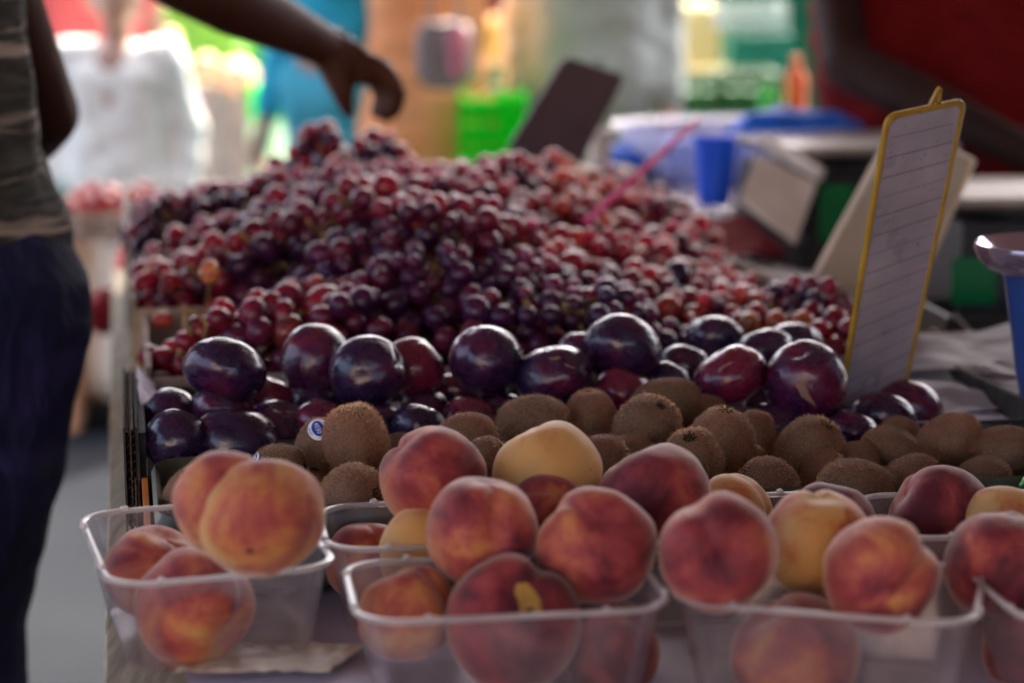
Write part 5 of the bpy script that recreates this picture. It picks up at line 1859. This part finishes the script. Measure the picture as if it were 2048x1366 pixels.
# supports so that nothing hangs in the air: stacks of cartons below those crates
for (px, pyt, pw, Y, lab) in ((985, 347, 125, 4.9, 'brown carton stack under the vivid green crate'), (985, 193, 118, 5.62, 'tall brown carton under the dark green crate behind the dress'), (532, 368, 54, 6.2, 'white carton under the mint white crate'), (330, 372, 54, 6.02, 'pale carton under the small red crate'), (1437, 248, 250, 6.0, 'wide dark carton under the four dark green crates')):
    a_ = at(px, pyt, Y)
    hh_ = a_.z - .004
    k = thing('carton', (a_.x, Y + .15, 0), lab, 'carton')
    MB().box((a_.x, Y + .15, hh_ / 2), (pw / F * Y, .3, hh_), 0, .004).build('carton_body', m_card if 'white' not in lab else m_whitepaper, k, False)
    MB().box((a_.x, Y + .149, hh_ * .5), (.05, .304, hh_ + .002), 0).build('tape', m_paper, k, False)

# bottle and lime green cup behind the basin
def bottle(px, pyb, pyt, pw, Y, m, label):
    a_, b_ = at(px, pyb, Y), at(px, pyt, Y)
    r_, h = pw / 2 / F * Y, b_.z - a_.z
    t = thing('bottle', a_, label, 'bottle')
    MB().lathe([(0, 0), (r_ * .95, 0), (r_, .008), (r_, h * .62), (r_ * .8, h * .74), (r_ * .4, h * .84), (r_ * .38, h * .9), (0, h * .9)], a_, 24).build('bottle_body', m, t)
    MB().lathe([(r_ * .44, h * .9), (r_ * .44, h), (0, h)], a_, 20).build('cap', m, t)


bottle(1590, 245, 112, 46, 3.95, mat('orange_plastic', (.85, .22, .03), .4), 'orange bottle standing behind the basin by the vendor')
bottle(1535, 245, 168, 36, 3.95, mat('lime_plastic', (.02, .62, .04), .4), 'small lime green bottle beside the orange one')
a_ = at(1560, 246, 3.95)
sh_ = thing('side_shelf', (a_.x, 4.0, 0), 'narrow dark shelf under the orange and lime bottles', 'shelf')
MB().box((a_.x, 3.97, a_.z - .01), (.16, .12, .02), 0, .003).build('shelf_board', m_wood2, sh_, False)
for s_ in (-1, 1):
    MB().box((a_.x + s_ * .065, 3.97, (a_.z - .02) / 2), (.02, .08, a_.z - .02), 0).build('leg', m_wood2, sh_, False)

def hang(px0, px1, Y, z0, z1, m, label):
    x0, x1 = bx_(px0, Y), bx_(px1, Y)
    t = thing('hanging_cloth', ((x0 + x1) / 2, Y, z0), label, 'cloth')
    MB().sheet(lambda u, v: (x0 + (x1 - x0) * u, Y + .03 * math.sin(u * (x1 - x0) * 22) + .01 * math.sin(u * 50), z1 + (z0 - z1) * v), 60, 6, .003).build('cloth_panel', m, t)
    MB().tube([(x0 - .05, Y, z1 + .012), (x1 + .05, Y, z1 + .012)], .012, 8).build('rail', m_pole, t)
    for xx in (x0 - .04, x1 + .04):
        MB().tube([(xx, Y, 0), (xx, Y, z1 + .012)], .014, 8).build('post', m_pole, t)


hang(1270, 1700, 7.9, .05, 1.75, cloth('bottle_green_cloth', (.006, .07, .035), (.010, .10, .05), 3), 'bottle green cloth hung behind the cream melons')
hang(265, 600, 8.0, .6, 1.75, cloth('leaf_green_cloth', (.04, .30, .03), (.10, .42, .05), 3), 'leaf green cloth hung behind the cabbages')
hang(900, 1090, 7.6, .4, 1.7, cloth('rust_brown_cloth', (.14, .05, .02), (.20, .09, .03), 3), 'rust brown cloth hung behind the mangoes')
# apples and things on the far left end of the stall
ac = at(212, 560, 3.45)
crate('pale crate of apples on the left, past the end of the grapes', ac.x, 3.5, .803, .17, .26, .05, m_card, None)
aps = []
al = []
for i in range(3):
    for j in range(4):
        aps.append((Vector((ac.x - .05 + .05 * i, 3.42 + .055 * j, .842 + .012 * ((i + j) % 2))), .030))
        al.append(f'dull red apple, {ORDI[i]} column {ORDI[j]} row, in the pale crate left of the grapes')
pile('apple', 'apple', lambda i: al[i], mango_fn, m_apple, aps, 'apples in the pale crate')
a_ = at(255, 600, 3.2)
b_ = MB()
vs, fs = sphere_grid(16, 20, lambda d, th, ph: a_ + Vector((d.x * .022, d.y * .05, d.z * .075 + .02)) * (1 + .2 * noise.noise(d * 2)))
b_.add(vs, fs)
tag(b_.build('plastic_bag', mat('orange_red_bag', (.80, .07, .05), .4)), 'bright orange red plastic bag stuffed beside the apple crate', 'bag')
a_ = at(215, 620, 3.15)
b_ = MB()
vs, fs = sphere_grid(16, 20, lambda d, th, ph: a_ + Vector((d.x * .038, d.y * .05, d.z * .036)) * (1 + .2 * noise.noise(d * 2)))
b_.add(vs, fs)
tag(b_.build('plastic_bag', m_redcloth), 'dark red bag on the plank end below the apple crate', 'bag')
a_ = at(108, 408, 5.0)
cr_at(108, 432, 385, 40, 5.4, m_cteal, 'small emerald crate glimpsed beside the reaching man')
a_ = at(108, 434, 5.4)
k = thing('carton', (a_.x, 5.55, 0), 'orange tinted carton under the emerald crate', 'carton')
MB().box((a_.x, 5.55, a_.z / 2), (.08, .3, a_.z - .004), 0, .004).build('carton_body', mat('peach_card', (.70, .36, .20), .8), k, False)
